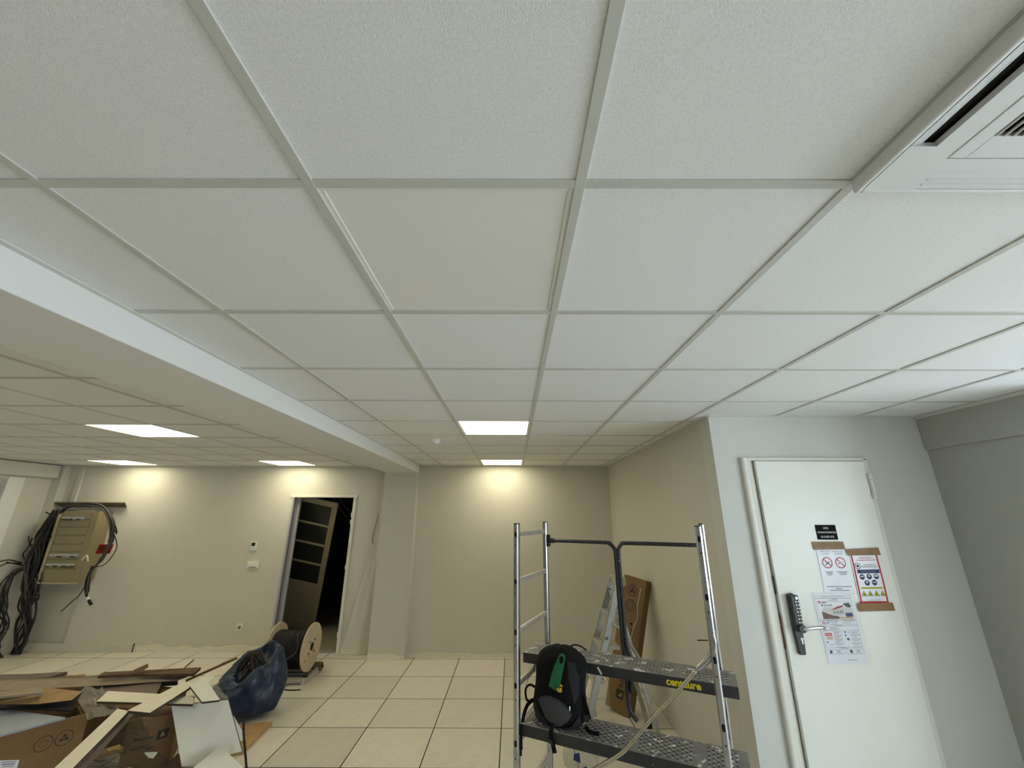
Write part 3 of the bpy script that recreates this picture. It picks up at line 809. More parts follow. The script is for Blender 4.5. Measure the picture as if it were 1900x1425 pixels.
mk('cable_offcut', G().tube(spline([az(515, 1276, .006), az(530, 1280, .006), az(548, 1280.5, .006), az(558, 1279.5, .006)]), .006, 6), 'cable_black', None, smooth=True,
   label='short black cable offcut on the floor in front of the drum stand', cat='cable')

# ---- blue waste bag
oy = 4.62; ox = at(459, 1285, 'y', oy).x
bgt = thing('rubbish_bag', 'dark blue plastic rubbish bag full of cable scraps', 'rubbish bag', (ox, oy, .03))
n = 110
prof = [(.031, .12, .08), (.034, .22, .15), (.05, .262, .185), (.09, .285, .205), (.14, .30, .215), (.20, .305, .22), (.26, .305, .215), (.32, .295, .205), (.37, .28, .195), (.42, .262, .185),
        (.46, .245, .175), (.50, .225, .165), (.53, .21, .155), (.555, .195, .145), (.57, .175, .13), (.565, .155, .115), (.54, .145, .105), (.49, .15, .105), (.44, .14, .10), (.41, .08, .05)]
rs = []
for i, (z, rx, ry) in enumerate(prof):
    ring = []
    inner = i > 14
    for k in range(n):
        a = 2 * pi * k / n
        ca, sa = cos(a), sin(a)
        q = V((ca * 1.6, sa * 1.6, z * 3.5))
        rid = 1 - 2 * abs(mn.noise(q * 1.7 + V((3, 1, 2))))                       # sharp creases
        rid2 = 1 - 2 * abs(mn.noise(V((ca * 3.2, sa * 3.2, z * 13)) + V((7, 3, 1))))
        pleat = sin(9 * a + 3 * mn.noise(q)) * min(1, max(0, (z - .22) / .3))
        f = .96 + .09 * rid + .075 * rid2 + .05 * pleat
        p = V((ox + .03 * max(0, z - .3) + rx * ca * f, oy + ry * sa * f, z))
        up_ = max(0, (z - .2) / .35) if not inner else max(0, (z - .2) / .35)
        drop = .5 + .5 * cos(a - math.radians(238))                               # mouth sags towards the camera's left
        p.z -= up_ * (.25 * drop ** 1.4) - up_ * .02 * sin(5 * a + 1)
        p.x += up_ * .05 * (1 - drop)
        ring.append(p)
    rs.append(ring)
mk('bag_skin', G().rings(rs), 'bag_blue', bgt, smooth=True)
random.seed(11)
mk('scrap_fill', G().rings([[V((ox + .05 + r_ * cos(a), oy - .01 + r_ * .65 * sin(a), .385 + h_ - .13 * (.5 + .5 * cos(a - 4.15)))) for a in [2 * pi * k / 24 for k in range(24)]] for r_, h_ in ((.17, -.02), (.12, .02), (.05, .035))]), 'store_dark', bgt, smooth=True)
for k in range(16):
    a = random.uniform(0, 2 * pi); b2 = a + random.uniform(1.5, 3)
    p = V((ox + .04, oy - .03, .41))
    pts = [p + V((.13 * cos(a), .08 * sin(a), -.05)), p + V((.06 * cos((a + b2) / 2), .05 * sin((a + b2) / 2), .05 + random.uniform(0, .07))), p + V((.13 * cos(b2), .08 * sin(b2), -.04))]
    mk('cable_scrap', G().tube(spline(pts, 8), .005, 6), ['cable_black', 'cable_black', 'cable_grey', 'cable_black', 'cable_brown'][k % 5], bgt, smooth=True)

# ---- scrap heap ------------------------------------------------------------
def plate(name, corners, th, material, label, cat='board', parent=None, edge=None, group=None, bevel=0):
    """board given by its upper face corners (pixel u, v and height above the floor)"""
    p = [az(u, v, z) for u, v, z in corners]
    nrm = (p[1] - p[0]).cross(p[2] - p[0]).normalized()
    if nrm.z < 0: nrm = -nrm
    o = mk(name, G().prism(p, -nrm * th), material, parent, bevel=bevel, label=label, cat=cat, group=group)
    if edge:
        ORIG[o] = ORIG[o]
        g = G(); c = sum(p, V((0, 0, 0))) / len(p)
        q = [c + (x - c) * 1.002 for x in p]
        g.prism([x - nrm * (th * .12) for x in q], -nrm * (th * .9))
        mk('core_edge', g, edge, o)
    return o

# boards lying under the bag
plate('wood_sheet', [(430, 1346, .03), (506, 1338, .03), (452, 1392, .03), (395, 1400, .03)], .03, 'wood_raw', 'flat wooden board on the floor under the blue bag')
# open carton at the left with printed rings
t = thing('open_carton', 'open brown carton with two printed rings at the lower left', 'carton', (-3.45, 3.3, 0))
A, B = az(166, 1322, .42), az(0, 1365, .42)
dirv = (B - A); dirv.z = 0; dirv.normalize()
inn = V((-dirv.y, dirv.x, 0))
if inn.x > 0: inn = -inn
A0 = V((A.x, A.y, 0)); LEN, DEP, HT, TH = 1.0, .42, .42, .006
mk('front_wall', G().obox(A0, dirv * LEN, inn * TH, V((0, 0, HT))), 'card', t)
mk('back_wall', G().obox(A0 + inn * (DEP - TH), dirv * LEN, inn * TH, V((0, 0, HT * .86))), 'card', t)
mk('end_wall', G().obox(A0 + inn * TH, dirv * TH, inn * (DEP - 2 * TH), V((0, 0, HT * .86))), 'card', t)
mk('end_wall', G().obox(A0 + inn * TH + dirv * (LEN - TH), dirv * TH, inn * (DEP - 2 * TH), V((0, 0, HT))), 'card', t)
mk('bottom', G().obox(A0 + inn * TH + dirv * TH, dirv * (LEN - 2 * TH), inn * (DEP - 2 * TH), V((0, 0, TH))), 'card_dark', t)
nf = -inn
for k, (s, zc) in enumerate(((.10, .30), (.20, .30))):
    o = A0 + dirv * s + V((0, 0, zc)) + nf * .0012
    mk('printed_ring', G().ringflat(o, dirv, V((0, 0, 1)), .042, .046), 'card_ink', t)
    if k == 0:
        for j in range(3):
            a = pi / 2 + j * 2 * pi / 3
            mk('printed_symbol', G().disc(o + dirv * .014 * cos(a) + V((0, 0, .014 * sin(a))), dirv, V((0, 0, 1)), .010, 12), 'card_ink', t)
    else:
        mk('printed_symbol', G().ringflat(o, dirv, V((0, 0, 1)), .020, .022), 'card_ink', t)
plate('grey_blue_board', [(-60, 1306, .432), (122, 1331, .432), (0, 1364, .432), (-120, 1398, .432)], .012, 'board_blue', 'flat grey-blue board lying across the open carton')
def on_front(u, v, off=.0012):
    d_ = ray(u, v); p_ = CAM + d_ * ((A0 + nf * off - CAM).dot(nf) / d_.dot(nf)); return p_
lb = mk('shipping_label', G().quad(*[on_front(u, v) for u, v in ((-30, 1412), (-40, 1450), (24, 1450), (36, 1410))]), 'paper', t, label='white label with faint blue print')
for k in range(4):
    mk('print_line', G().quad(*[on_front(u, v, .002) for u, v in ((2 + k, 1414 + k * 4), (2 + k, 1415.5 + k * 4), (30 - k * 2, 1414 + k * 4), (30 - k * 2, 1412.5 + k * 4))]), 'ink_blue' if k % 2 else 'ink_grey', lb)
# torn cardboard on the left, dark below
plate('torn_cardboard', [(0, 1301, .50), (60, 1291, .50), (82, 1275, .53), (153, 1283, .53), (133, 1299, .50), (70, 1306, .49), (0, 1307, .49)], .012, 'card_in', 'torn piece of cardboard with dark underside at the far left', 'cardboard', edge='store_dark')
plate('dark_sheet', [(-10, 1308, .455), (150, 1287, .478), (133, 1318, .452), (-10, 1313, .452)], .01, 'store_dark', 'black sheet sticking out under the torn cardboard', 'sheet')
plate('green_grey_slat', [(-10, 1284, .56), (82, 1274, .56), (78, 1285, .552), (-10, 1294, .552)], .014, 'wood_grey', 'grey-green slat behind the torn cardboard')
# long boards across the back of the heap
plate('long_plank', [(-30, 1265, .40), (190, 1254, .40), (364, 1250, .38), (330, 1263, .36), (190, 1272, .37), (-30, 1283, .37)], .022, 'wood_grey', 'long grey-brown plank lying across the back of the scrap heap', bevel=.002)
plate('dark_plank', [(-20, 1252, .36), (60, 1250, .36), (126, 1246, .36), (90, 1256, .345), (-20, 1266, .345)], .03, 'wood_purple', 'dark weathered plank with a pointed end at the far left')
plate('split_batten', [(182, 1254, .43), (193, 1247, .44), (373, 1238, .43), (360, 1250, .42), (250, 1251, .42)], .022, 'wood_dark', 'rough split brown batten on the long plank')
plate('thin_batten', [(95, 1258, .014), (158, 1250, .014), (158, 1252.5, .014), (95, 1261, .014)], .012, 'wood_raw', 'thin pale batten behind the long plank')
plate('wood_splinter', [(248, 1243, .016), (275, 1231, .016), (275, 1236, .016), (258, 1246, .016)], .014, 'wood_dark', 'short dark wood splinter behind the split batten')
plate('white_offcut', [(314, 1240, .02), (352, 1224, .02), (360, 1222, .02), (336, 1243, .02)], .018, 'lam_white', 'white offcut with brown edges behind the split batten', edge='wood_dark')
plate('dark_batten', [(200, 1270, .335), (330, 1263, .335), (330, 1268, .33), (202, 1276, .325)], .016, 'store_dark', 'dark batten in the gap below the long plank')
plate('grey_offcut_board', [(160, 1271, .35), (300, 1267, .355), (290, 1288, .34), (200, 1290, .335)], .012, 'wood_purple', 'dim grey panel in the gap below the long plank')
mk('brown_rod', G().tube([az(345, 1263, .38), az(440, 1221, .50)], .011, 8), 'wood_dark', None, smooth=True, label='long brown rod poking out of the blue bag', cat='rod')
# cartons inside the heap that carry the boards
t = thing('logo_carton', 'brown carton with a black printed logo under the white boards', 'carton', (-2.75, 3.85, 0))
a, b2 = az(245, 1337, .36), az(316, 1325, .36)
dv = (b2 - a); dv.z = 0; wv = dv.length; dv.normalize(); iv = V((-dv.y, dv.x, 0))
a0 = V((a.x, a.y, 0)) - dv * .02
mk('carton_body', G().obox(a0, dv * .30, iv * .34, V((0, 0, .36))), 'card', t, bevel=.004)
cc = a0 + dv * .16 + V((0, 0, .235)) - iv * .0015
mk('logo_square', G().quad(*[cc + dv * x + V((0, 0, z)) for x, z in ((.03, -.03), (.095, -.02), (.1, .04), (.035, .03))]), 'card_ink', t)
mk('logo_mark', G().quad(*[cc - iv * .0006 + dv * x + V((0, 0, z)) for x, z in ((.05, -.012), (.082, -.006), (.062, .026))]), 'card_in', t)
mk('logo_lettering', text('Rockfon', cc + dv * -.045 + V((0, 0, .0)), dv, V((0, 0, 1)), width=.115, bold=.02), 'card_ink', t)
t = thing('hidden_carton', 'plain brown carton buried behind the plastic film in the heap', 'carton', (-3.2, 4.1, 0))
mk('carton_body', G().obox((-3.66, 4.06, 0), (.62, -.12, 0), (.08, .42, 0), (0, 0, .30)), 'card_dark', t, bevel=.004)
t = thing('back_carton', 'brown carton under the long plank at the back of the heap', 'carton', (-4.2, 4.5, 0))
mk('carton_body', G().obox((-4.9, 4.25, 0), (1.2, -.02, 0), (.0, .38, 0), (0, 0, .31)), 'card_dark', t, bevel=.004)
plate('lower_batten', [(150, 1402, .20), (222, 1381, .215), (230, 1387, .205), (155, 1410, .19)], .03, 'wood_raw', 'pale wood batten low in the front of the heap')
plate('lower_plank', [(285, 1440, .06), (330, 1398, .07), (345, 1408, .06), (320, 1450, .05)], .05, 'wood_dark', 'brown plank on the floor beside the leaning white tile')
plate('small_white_scrap', [(268, 1396, .21), (292, 1395, .21), (284, 1405, .2), (276, 1404, .2)], .008, 'tile_face', 'tiny white scrap in front of the logo carton', 'scrap')
# white laminated boards
plate('white_board', [(180, 1301, .455), (200, 1282, .46), (362, 1291, .46), (358, 1306, .45)], .016, 'lam_white', 'white board lying crosswise under the diagonal white board', edge='tile_core')
plate('diagonal_white_board', [(237, 1318, .49), (340, 1265, .50), (364, 1268, .50), (278, 1322, .485)], .018, 'lam_white', 'broad white board lying diagonally on top of the heap', edge='tile_core')
plate('long_white_strip', [(85, 1440, .47), (218, 1315, .455), (239, 1319, .455), (120, 1440, .47)], .018, 'lam_white', 'long white strip running down to the bottom edge of the picture', edge='tile_core')
o = plate('metal_channel', [(126, 1440, .43), (241, 1323, .415), (248, 1325, .41), (142, 1440, .42)], .02, 'wood_purple', 'dull metal channel lying along the long white strip', 'profile')
plate('bent_white_strip', [(352, 1272, .53), (382, 1253, .545), (399, 1254, .545), (387, 1267, .54), (408, 1298, .50), (375, 1302, .50)], .014, 'tile_face', 'notched white tile strip leaning beside the blue bag', edge='tile_core')
plate('leaning_white_tile', [(318, 1310, .43), (423, 1299, .43), (449, 1394, .10), (337, 1423, .10)], .018, 'tile_face', 'large square white tile leaning on the heap', 'ceiling tile', edge='tile_core')
plate('front_white_tile', [(358, 1425, .16), (409, 1384, .20), (458, 1430, .13), (400, 1470, .10)], .018, 'tile_face', 'white tile at the bottom edge in front of the leaning tile', 'ceiling tile', edge='tile_core')
plate('side_white_tile', [(424, 1312, .30), (457, 1369, .035), (444, 1378, .035), (420, 1340, .17)], .014, 'tile_face', 'sliver of white tile behind the leaning tile', 'ceiling tile', edge='tile_core')
sm = az(396, 1306, .425)
# clear films
def film(name, corners, amp, label, material='film', n=18, seed=0):
    p = [az(u, v, z) for u, v, z in corners]; g = G()
    for i in range(n):
        for j in range(n):
            s, q_ = i / (n - 1), j / (n - 1)
            x = p[0].lerp(p[1], q_).lerp(p[3].lerp(p[2], q_), s)
            d = mn.noise(V((s * 3 + seed, q_ * 3, seed))) + .5 * (1 - 2 * abs(mn.noise(V((s * 5, q_ * 5 + seed, 4.0)))))
            g.v.append(x + V((0, -.3, 1)) * (d * amp))
    for i in range(n - 1):
        for j in range(n - 1): g.f.append((i * n + j, i * n + j + 1, (i + 1) * n + j + 1, (i + 1) * n + j))
    return mk(name, g, material, None, smooth='angle', label=label, cat='plastic film')
film('crumpled_film', [(135, 1286, .44), (190, 1278, .44), (225, 1326, .40), (165, 1340, .40)], .045, 'crumpled clear plastic film behind the open carton', seed=1)
film('clear_wrap', [(205, 1345, .38), (262, 1333, .40), (285, 1390, .22), (225, 1400, .20)], .04, 'clear plastic wrap hanging in front of the logo carton', 'film_dark', seed=4)
film('dark_wrap', [(175, 1400, .22), (285, 1388, .22), (330, 1430, .08), (150, 1440, .12)], .04, 'dark shiny plastic wrap low in the heap', 'film_dark', seed=8)
film('film_scrap', [(385, 1275, .42), (402, 1268, .45), (425, 1300, .36), (408, 1312, .36)], .02, 'scrap of clear film between bag and notched strip', seed=12)
mk('black_rod', G().tube([az(452, 1333, .42), az(452, 1360, .30), az(458, 1432, .02)], .008, 8), 'cable_black', None, smooth=True, label='thin black rod standing in front of the blue bag', cat='rod')

# ---- scaffold tower ---------------------------------------------------------
FLp, RLp, FRp, RRp = V((.029, 2.85, 0)), V((.257, 3.37, 0)), V((1.017, 2.36, 0)), V((1.262, 2.875, 0))
lx = (FRp - FLp).normalized(); wy = (RLp - FLp).normalized(); Lsc = (FRp - FLp).length; Wsc = (RLp - FLp).length
zt = 1.758
RZ = [.290, .572, .853, 1.131, 1.413, 1.695]
scf = thing('scaffold', 'aluminium folding scaffold with two dark platforms in the alcove', 'scaffold', (.65, 2.86, 0))
def upright(p, nm='upright'):
    ex, ey = lx, wy; a, b2 = .0165, .0215; c_ = .007
    prof = [(-a, -b2 + c_), (-a + c_, -b2), (a - c_, -b2), (a, -b2 + c_), (a, b2 - c_), (a - c_, b2), (-a + c_, b2), (-a, b2 - c_)]
    g = G().prism([p + ex * x + ey * y + V((0, 0, .02)) for x, y in prof], V((0, 0, zt - .02)))
    u = mk(nm, g, 'aluminium', scf)
    mk('end_cap', G().prism([p + ex * x * 1.03 + ey * y * 1.03 + V((0, 0, zt)) for x, y in prof], V((0, 0, .006))), 'buckle', u)
    mk('foot', G().obox(p - ex * .026 - ey * .032, ex * .052, ey * .064, V((0, 0, .05))), 'rubber', u, bevel=.005)
    return u
ups = [upright(p) for p in (FLp, RLp, FRp, RRp)]
for (p, q_) in ((FLp, RLp), (FRp, RRp)):
    d = (q_ - p).normalized()
    for z in RZ:
        a, b2 = p + d * .0195, q_ - d * .0195
        g = G().obox(a - lx * .012 + V((0, 0, z - .015)), lx * .024, (b2 - a), V((0, 0, .030)))
        mk('rung', g, 'aluminium_rung', scf, bevel=.006)
for p, u in ((FLp, ups[0]), (FRp, ups[2])):
    for z in RZ:
        o = p - wy * .0219 + V((0, 0, z))
        pr_ = []
        for k in range(16):
            a = 2 * pi * k / 16
            pr_.append(o + lx * (.008 * cos(a)) + V((0, 0, .008 * sin(a) + (.008 if sin(a) > 0 else -.008))))
        mk('rung_hole', G().prism(pr_, wy * .001), 'hole_black', u)
        mk('small_hole', G().disc(o + V((0, 0, -.07)), lx, V((0, 0, 1)), .004, 10), 'hole_black', u)
# platforms
def L2(l, w_, z): return FLp + lx * l + wy * w_ + V((0, 0, z))
def deck(l0, l1, w0, w1, ztop, logo):
    t = mk('platform_edge', G().obox(L2(l0, w0, ztop - .062), lx * (l1 - l0), wy * .022, V((0, 0, .06))), 'deck_edge', scf, bevel=.003)
    mk('platform_edge', G().obox(L2(l0, w1 - .022, ztop - .062), lx * (l1 - l0), wy * .022, V((0, 0, .06))), 'deck_edge', scf, bevel=.003)
    mk('platform_end', G().obox(L2(l0, w0 + .022, ztop - .05), lx * .02, wy * (w1 - w0 - .044), V((0, 0, .04))), 'deck_edge', scf)
    mk('platform_end', G().obox(L2(l1 - .02, w0 + .022, ztop - .05), lx * .02, wy * (w1 - w0 - .044), V((0, 0, .04))), 'deck_edge', scf)
    pl = mk('platform', G().obox(L2(l0, w0, ztop - .006), lx * (l1 - l0), wy * (w1 - w0), V((0, 0, .006))), 'deck_top', scf, bevel=.002)
    gb, gh = G(), G()
    nl = int((l1 - l0 - .06) / .021); nw_ = int((w1 - w0 - .03) / .021)
    for i in range(nl):
        if i % 16 in (12, 13, 14): continue
        for j in range(nw_):
            l = l0 + .04 + i * .021; w_ = w0 + .02 + j * .021
            c = L2(l, w_, ztop)
            if (i + j) % 2:
                r = .0078
                gb.add([c + lx * r, c + wy * r, c - lx * r, c - wy * r, c + V((0, 0, .005))], [(0, 1, 4), (1, 2, 4), (2, 3, 4), (3, 0, 4)])
            else:
                r = .0062
                gh.add([c + (lx * cos(a) + wy * sin(a)) * r + V((0, 0, .0006)) for a in [pi / 3 * k for k in range(6)]], [tuple(range(6))])
    mk('tread_studs', gb, 'deck_top', pl, kind='stuff')
    mk('tread_holes', gh, 'hole_black', pl, kind='stuff')
    if logo:
        o = L2(.92, w0 - .0006, ztop - .032)
        mk('lettering', text('centaure', o, lx, V((0, 0, 1)), width=.185, height=.034, bold=.03), 'logo_yellow', t)
        p = L2(.42, w0 - .0006, ztop - .02)
        mk('paint_mark', G().quad(p, p + lx * .012 + V((0, 0, .004)), p + lx * .034 + V((0, 0, -.03)), p + lx * .024 + V((0, 0, -.036))), 'ink_white', t)
    return pl
deck(-.085, 1.20, .30, .535, .935, True)
deck(-.01, 1.2, .035, .285, .652, False)
# guard rail: two bent dark tubes on the far side
o = RLp; d = (RRp - RLp); D = d.length; d.normalize()
def Rr(s, z, off=0): return RLp + d * s + V((0, 0, z)) - wy * off
mid = D / 2 - .01
g1 = [Rr(.03, 1.628), Rr(mid - .09, 1.626), Rr(mid - .05, 1.617), Rr(mid - .022, 1.59), Rr(mid - .014, 1.55), Rr(mid - .012, 1.3), Rr(mid - .008, 1.05), Rr(mid, .8), Rr(mid + .0, .68), Rr(mid + .01, .62), Rr(mid + .05, .57)]
g2 = [Rr(D - .03, 1.628), Rr(mid + .075, 1.626), Rr(mid + .035, 1.617), Rr(mid + .012, 1.59), Rr(mid + .008, 1.55), Rr(mid + .010, 1.3), Rr(mid + .013, 1.05), Rr(mid + .03, .9), Rr(mid + .025, .72)]
mk('guard_rail', G().tube(spline(g1, 6), .0135, 10), 'steel_black', scf, smooth=True)
mk('guard_rail', G().tube(spline(g2, 6), .0135, 10), 'steel_black', scf, smooth=True)
mk('rail_bracket', G().obox(Rr(.015, 1.585) - wy * .02, d * .02, wy * .04, V((0, 0, .085))), 'buckle', scf)
mk('rail_bracket', G().tube([Rr(.03, 1.628), Rr(.075, 1.628)], .019, 10), 'buckle', scf)
mk('rail_bracket', G().tube([Rr(D - .09, 1.628), Rr(D - .02, 1.628)], .012, 10), 'aluminium', scf)
# diagonal brace, bent round bar on the near side
def pw(u, v, w_):
    d_ = ray(u, v); o_ = L2(0, w_, 0)
    return CAM + d_ * ((o_ - CAM).dot(wy) / d_.dot(wy))
pb = [pw(u, v, w_) for u, v, w_ in ((1320, 1196, -.04), (1319, 1214, -.042), (1310, 1228, -.042), (1292, 1243.5, -.045), (1246, 1296, -.045), (1211, 1332, -.05), (1170, 1381, -.055), (1149.5, 1400, -.055), (1110, 1423.7, -.06), (1060, 1452, -.06), (1000, 1500, -.04))]
mk('diagonal_brace', G().tube(spline(pb[3:], 6), .0098, 10), 'steel_bar', scf, smooth=True)
mk('brace_end', G().tube(spline(pb[:4], 4), [.006, .007, .009, .012, .014, .015, .016, .016, .0155, .015, .0145, .0135, .012], 10), 'aluminium', scf, smooth=True)
mk('safety_pin', G().tube(spline([L2(Lsc + .006, -.04, 1.25), L2(Lsc + .012, -.045, 1.215), L2(Lsc + .004, -.045, 1.17)]), .007, 8), 'chrome', scf, smooth=True)
mk('pin_wire', G().tube([L2(Lsc - .07, -.04, 1.215), L2(Lsc - .02, -.04, 1.22)], .003, 6), 'rubber', scf)
mk('floor_brace', G().tube([RLp + V((0, 0, .30)), L2(-.01, .05, .02)], .012, 8), 'aluminium_rung', scf)

# ---- backpack on the lower platform
zb_ = .654
bp0 = L2(.215, .155, zb_)
bk = thing('backpack', 'black backpack with a green strap standing on the lower platform', 'backpack', bp0)
fr_ = -wy                      # front of the pack looks at the camera
def BP(x, y, z): return bp0 + lx * x + fr_ * y + V((0, 0, z))
def pack_ring(z, hw_, hd, cx=0, cy=0, n=36, e=2.3):
    out = []
    for k in range(n):
        a = 2 * pi * k / n
        x = math.copysign(abs(cos(a)) ** (2 / e), cos(a)) * hw_; y = math.copysign(abs(sin(a)) ** (2 / e), sin(a)) * hd
        f = .016 * mn.noise(V((cos(a) * 2.6, sin(a) * 2.6, z * 12)))
        out.append(BP(cx + x * (1 + f * 3), cy + y * (1 + f * 4), z + f * .6))
    return out
lv = [(0, .12, .08), (.015, .15, .105), (.06, .166, .12), (.12, .16, .115), (.18, .153, .10), (.24, .158, .10), (.29, .165, .10), (.322, .158, .095), (.348, .132, .085), (.374, .09, .062), (.390, .045, .035)]
mk('pack_body', G().rings([pack_ring(z, a, b2, cx=.026 * (z / .4) ** 2, cy=-.015 * (z / .4)) for z, a, b2 in lv]), 'fabric_black', bk, smooth=True, sub=1)
def face_patch(pts, off=.006, n=10):
    """patch floated on the front of the pack, pts = outline (x,z)"""
    g = G(); cx = sum(p[0] for p in pts) / len(pts); cz = sum(p[1] for p in pts) / len(pts)
    def fy(x, z):
        for i in range(len(lv) - 1):
            if lv[i][0] <= z <= lv[i + 1][0]:
                t_ = (z - lv[i][0]) / (lv[i + 1][0] - lv[i][0]); a = lv[i][1] + (lv[i + 1][1] - lv[i][1]) * t_; b2 = lv[i][2] + (lv[i + 1][2] - lv[i][2]) * t_; break
        else: a, b2 = .1, .07
        xx = min(.98, abs(x - .026 * (z / .4) ** 2) / a)
        return -.015 * z / .4 + b2 * (1 - xx ** 2.3) ** (1 / 2.3)
    vs = []; m_ = 5
    for r in range(m_ + 1):
        for (x, z) in pts:
            x2 = cx + (x - cx) * r / m_; z2 = cz + (z - cz) * r / m_
            vs.append(BP(x2, fy(x2, max(z2, .002)) + off, z2))
    n_ = len(pts); fs = []
    for r in range(m_):
        for k in range(n_): fs.append((r * n_ + k, r * n_ + (k + 1) % n_, (r + 1) * n_ + (k + 1) % n_, (r + 1) * n_ + k))
    return g.add(vs, fs)
mk('front_pocket', face_patch([(-.10, .12), (-.075, .142), (-.025, .152), (.03, .144), (.075, .12), (.105, .085), (.085, .055), (.045, .025), (.0, .012), (-.05, .05)]), 'fabric_grey', bk, smooth=True, label='grey half-round front pocket')
mk('pocket_piping', G().tube(spline([bp0 + (V(p) - bp0) for p in [face_patch([(x, z)] * 3, .008).v[-1] for x, z in ((-.10, .122), (-.075, .144), (-.025, .154), (.03, .146), (.075, .122), (.107, .085))]], 5), .0022, 6), 'fabric_grey', bk, smooth=True)
mk('side_panel', face_patch([(.08, .34), (.125, .33), (.148, .26), (.14, .17), (.118, .13), (.10, .2), (.085, .27)], .004), 'fabric_side', bk, smooth=True)
mk('side_pocket', face_patch([(.10, .03), (.145, .085), (.148, .03), (.12, .006), (.04, .005)], .008), 'fabric_side', bk, smooth=True)
mk('side_pocket', face_patch([(-.13, .10), (-.09, .07), (-.03, .02), (-.09, .008), (-.135, .03)], .008), 'fabric_side', bk, smooth=True)
mk('green_strap', face_patch([(.026, .352), (.034, .366), (.05, .371), (.066, .364), (.071, .346), (.052, .26), (.032, .185), (.0, .192), (-.03, .203), (-.014, .26), (.006, .31)], .012), 'strap_green', bk, smooth=True, label='green printed strap')
mk('strap_patch', face_patch([(.034, .352), (.048, .362), (.062, .350), (.06, .332), (.046, .322), (.036, .335)], .0135), 'fabric_black', bk, smooth=True)
mk('emblem', face_patch([(.022, .205), (.05, .207), (.052, .19), (.045, .183), (.028, .184), (.02, .193)], .012), 'emblem_yellow', bk)
mk('emblem', face_patch([(.034, .215), (.046, .225), (.058, .214), (.05, .211)], .012), 'emblem_yellow', bk)
mk('top_handle', G().tube(spline([BP(.05, -.04, .372), BP(.09, -.05, .392), BP(.13, -.06, .387), BP(.165, -.07, .367)], 6), .005, 8), 'cable_black', bk, smooth=True)
def strap(pts, w_, th=.003, m_='fabric_black', name='strap'):
    p = spline(pts, 6); g = G(); vs = []
    for i, q_ in enumerate(p):
        t_ = (p[min(i + 1, len(p) - 1)] - p[max(i - 1, 0)]).normalized()
        s = t_.cross(fr_); s = s.normalized() if s.length > .1 else lx
        vs += [q_ - s * w_ / 2 - fr_ * th, q_ + s * w_ / 2 - fr_ * th, q_ + s * w_ / 2 + fr_ * th, q_ - s * w_ / 2 + fr_ * th]
    fs = []
    for i in range(len(p) - 1):
        for k in range(4): fs.append((i * 4 + k, i * 4 + (k + 1) % 4, (i + 1) * 4 + (k + 1) % 4, (i + 1) * 4 + k))
    fs += [(3, 2, 1, 0), tuple(len(vs) - 4 + k for k in range(4))]
    return mk(name, g.add(vs, fs), m_, bk)
strap([BP(-.14, .02, .15), BP(-.18, .03, .165), BP(-.205, .04, .14), BP(-.20, .04, .09), BP(-.17, .04, .08)], .012)
strap([BP(-.15, .05, .10), BP(-.185, .06, .07), BP(-.20, .08, .03), BP(-.20, .10, .005), BP(-.20, .135, -.03), BP(-.198, .136, -.12)], .02)
strap([BP(-.198, .138, -.08), BP(-.197, .138, -.15)], .009)
strap([BP(-.01, .112, .03), BP(-.01, .132, .005), BP(-.008, .138, -.03), BP(.0, .137, -.06), BP(.01, .137, -.095)], .024)
mk('strap_buckle', G().obox(BP(-.03, .134, -.05), lx * .03 + V((0, 0, -.012)), V((0, 0, .022)), fr_ * .012), 'buckle', bk, bevel=.003)
strap([BP(.145, .03, .17), BP(.17, .04, .12), BP(.19, .05, .06)], .03)
strap([BP(.17, .06, .03), BP(.20, .07, .012), BP(.25, .06, .008)], .018)
mk('strap_buckle', G().obox(BP(.165, .05, .05), lx * .03, V((0, 0, .035)), fr_ * .012), 'buckle', bk, bevel=.004)
mk('zip_pull', G().tube([BP(-.147, .03, .27), BP(-.15, .035, .235)], .0035, 6), 'buckle', bk)
mk('zip_pull', G().tube([BP(.095, .10, .125), BP(.096, .105, .105)], .003, 6), 'chrome', bk)
mk('drawcord', G().tube(spline([BP(-.13, .03, .31), BP(-.17, .03, .23), BP(-.20, .04, .17), BP(-.205, .04, .10), BP(-.2, .04, .04)], 6), .0016, 5), 'cable_black', bk, smooth=True)

# ---- stepladder behind
st = thing('stepladder', 'aluminium stepladder standing behind the scaffold', 'stepladder', (.9, 4.24, 0))
def rail(a, b2, wx, wy_, m_='aluminium', nm='rail'):
    a, b2 = V(a), V(b2); d_ = (b2 - a).normalized(); s = V((0, 1, 0)); f = d_.cross(s).normalized()
    s = f.cross(d_)
    return mk(nm, G().obox(a - f * wx / 2 - s * wy_ / 2, f * wx, s * wy_, b2 - a), m_, st, bevel=.003)
apx = 1.0
near_f, far_f = V((.575, 4.05, 0)), V((.545, 4.42, 0))
near_t, far_t = V((apx - .01, 4.13, 1.24)), V((apx - .015, 4.36, 1.24))
rail(near_f, near_t, .055, .025); rail(far_f, far_t, .055, .025)
near_b, far_b = V((1.235, 4.05, 0)), V((1.225, 4.40, 0))
rail(near_b, V((.945, 4.155, 1.13)), .035, .022, nm='rear_leg'); rail(far_b, V((.94, 4.335, 1.13)), .035, .022, nm='rear_leg')
for z in (.22, .45, .70, .95):
    s = z / 1.24; a = near_f.lerp(near_t, s); b2 = far_f.lerp(far_t, s)
    dep = .10 if z != .70 else .17
    mk('step', G().obox(a + V((-.03, .012, -.015)), V((dep, 0, 0)), (b2 - a) - V((0, .024, 0)), V((0, 0, .03))), 'aluminium_rung', st, bevel=.004)
mk('top_bracket', G().obox(near_t + V((-.03, -.015, -.05)), V((.09, 0, 0)), V((0, .26, 0)), V((0, 0, .075))), 'stand_metal', st, bevel=.012)
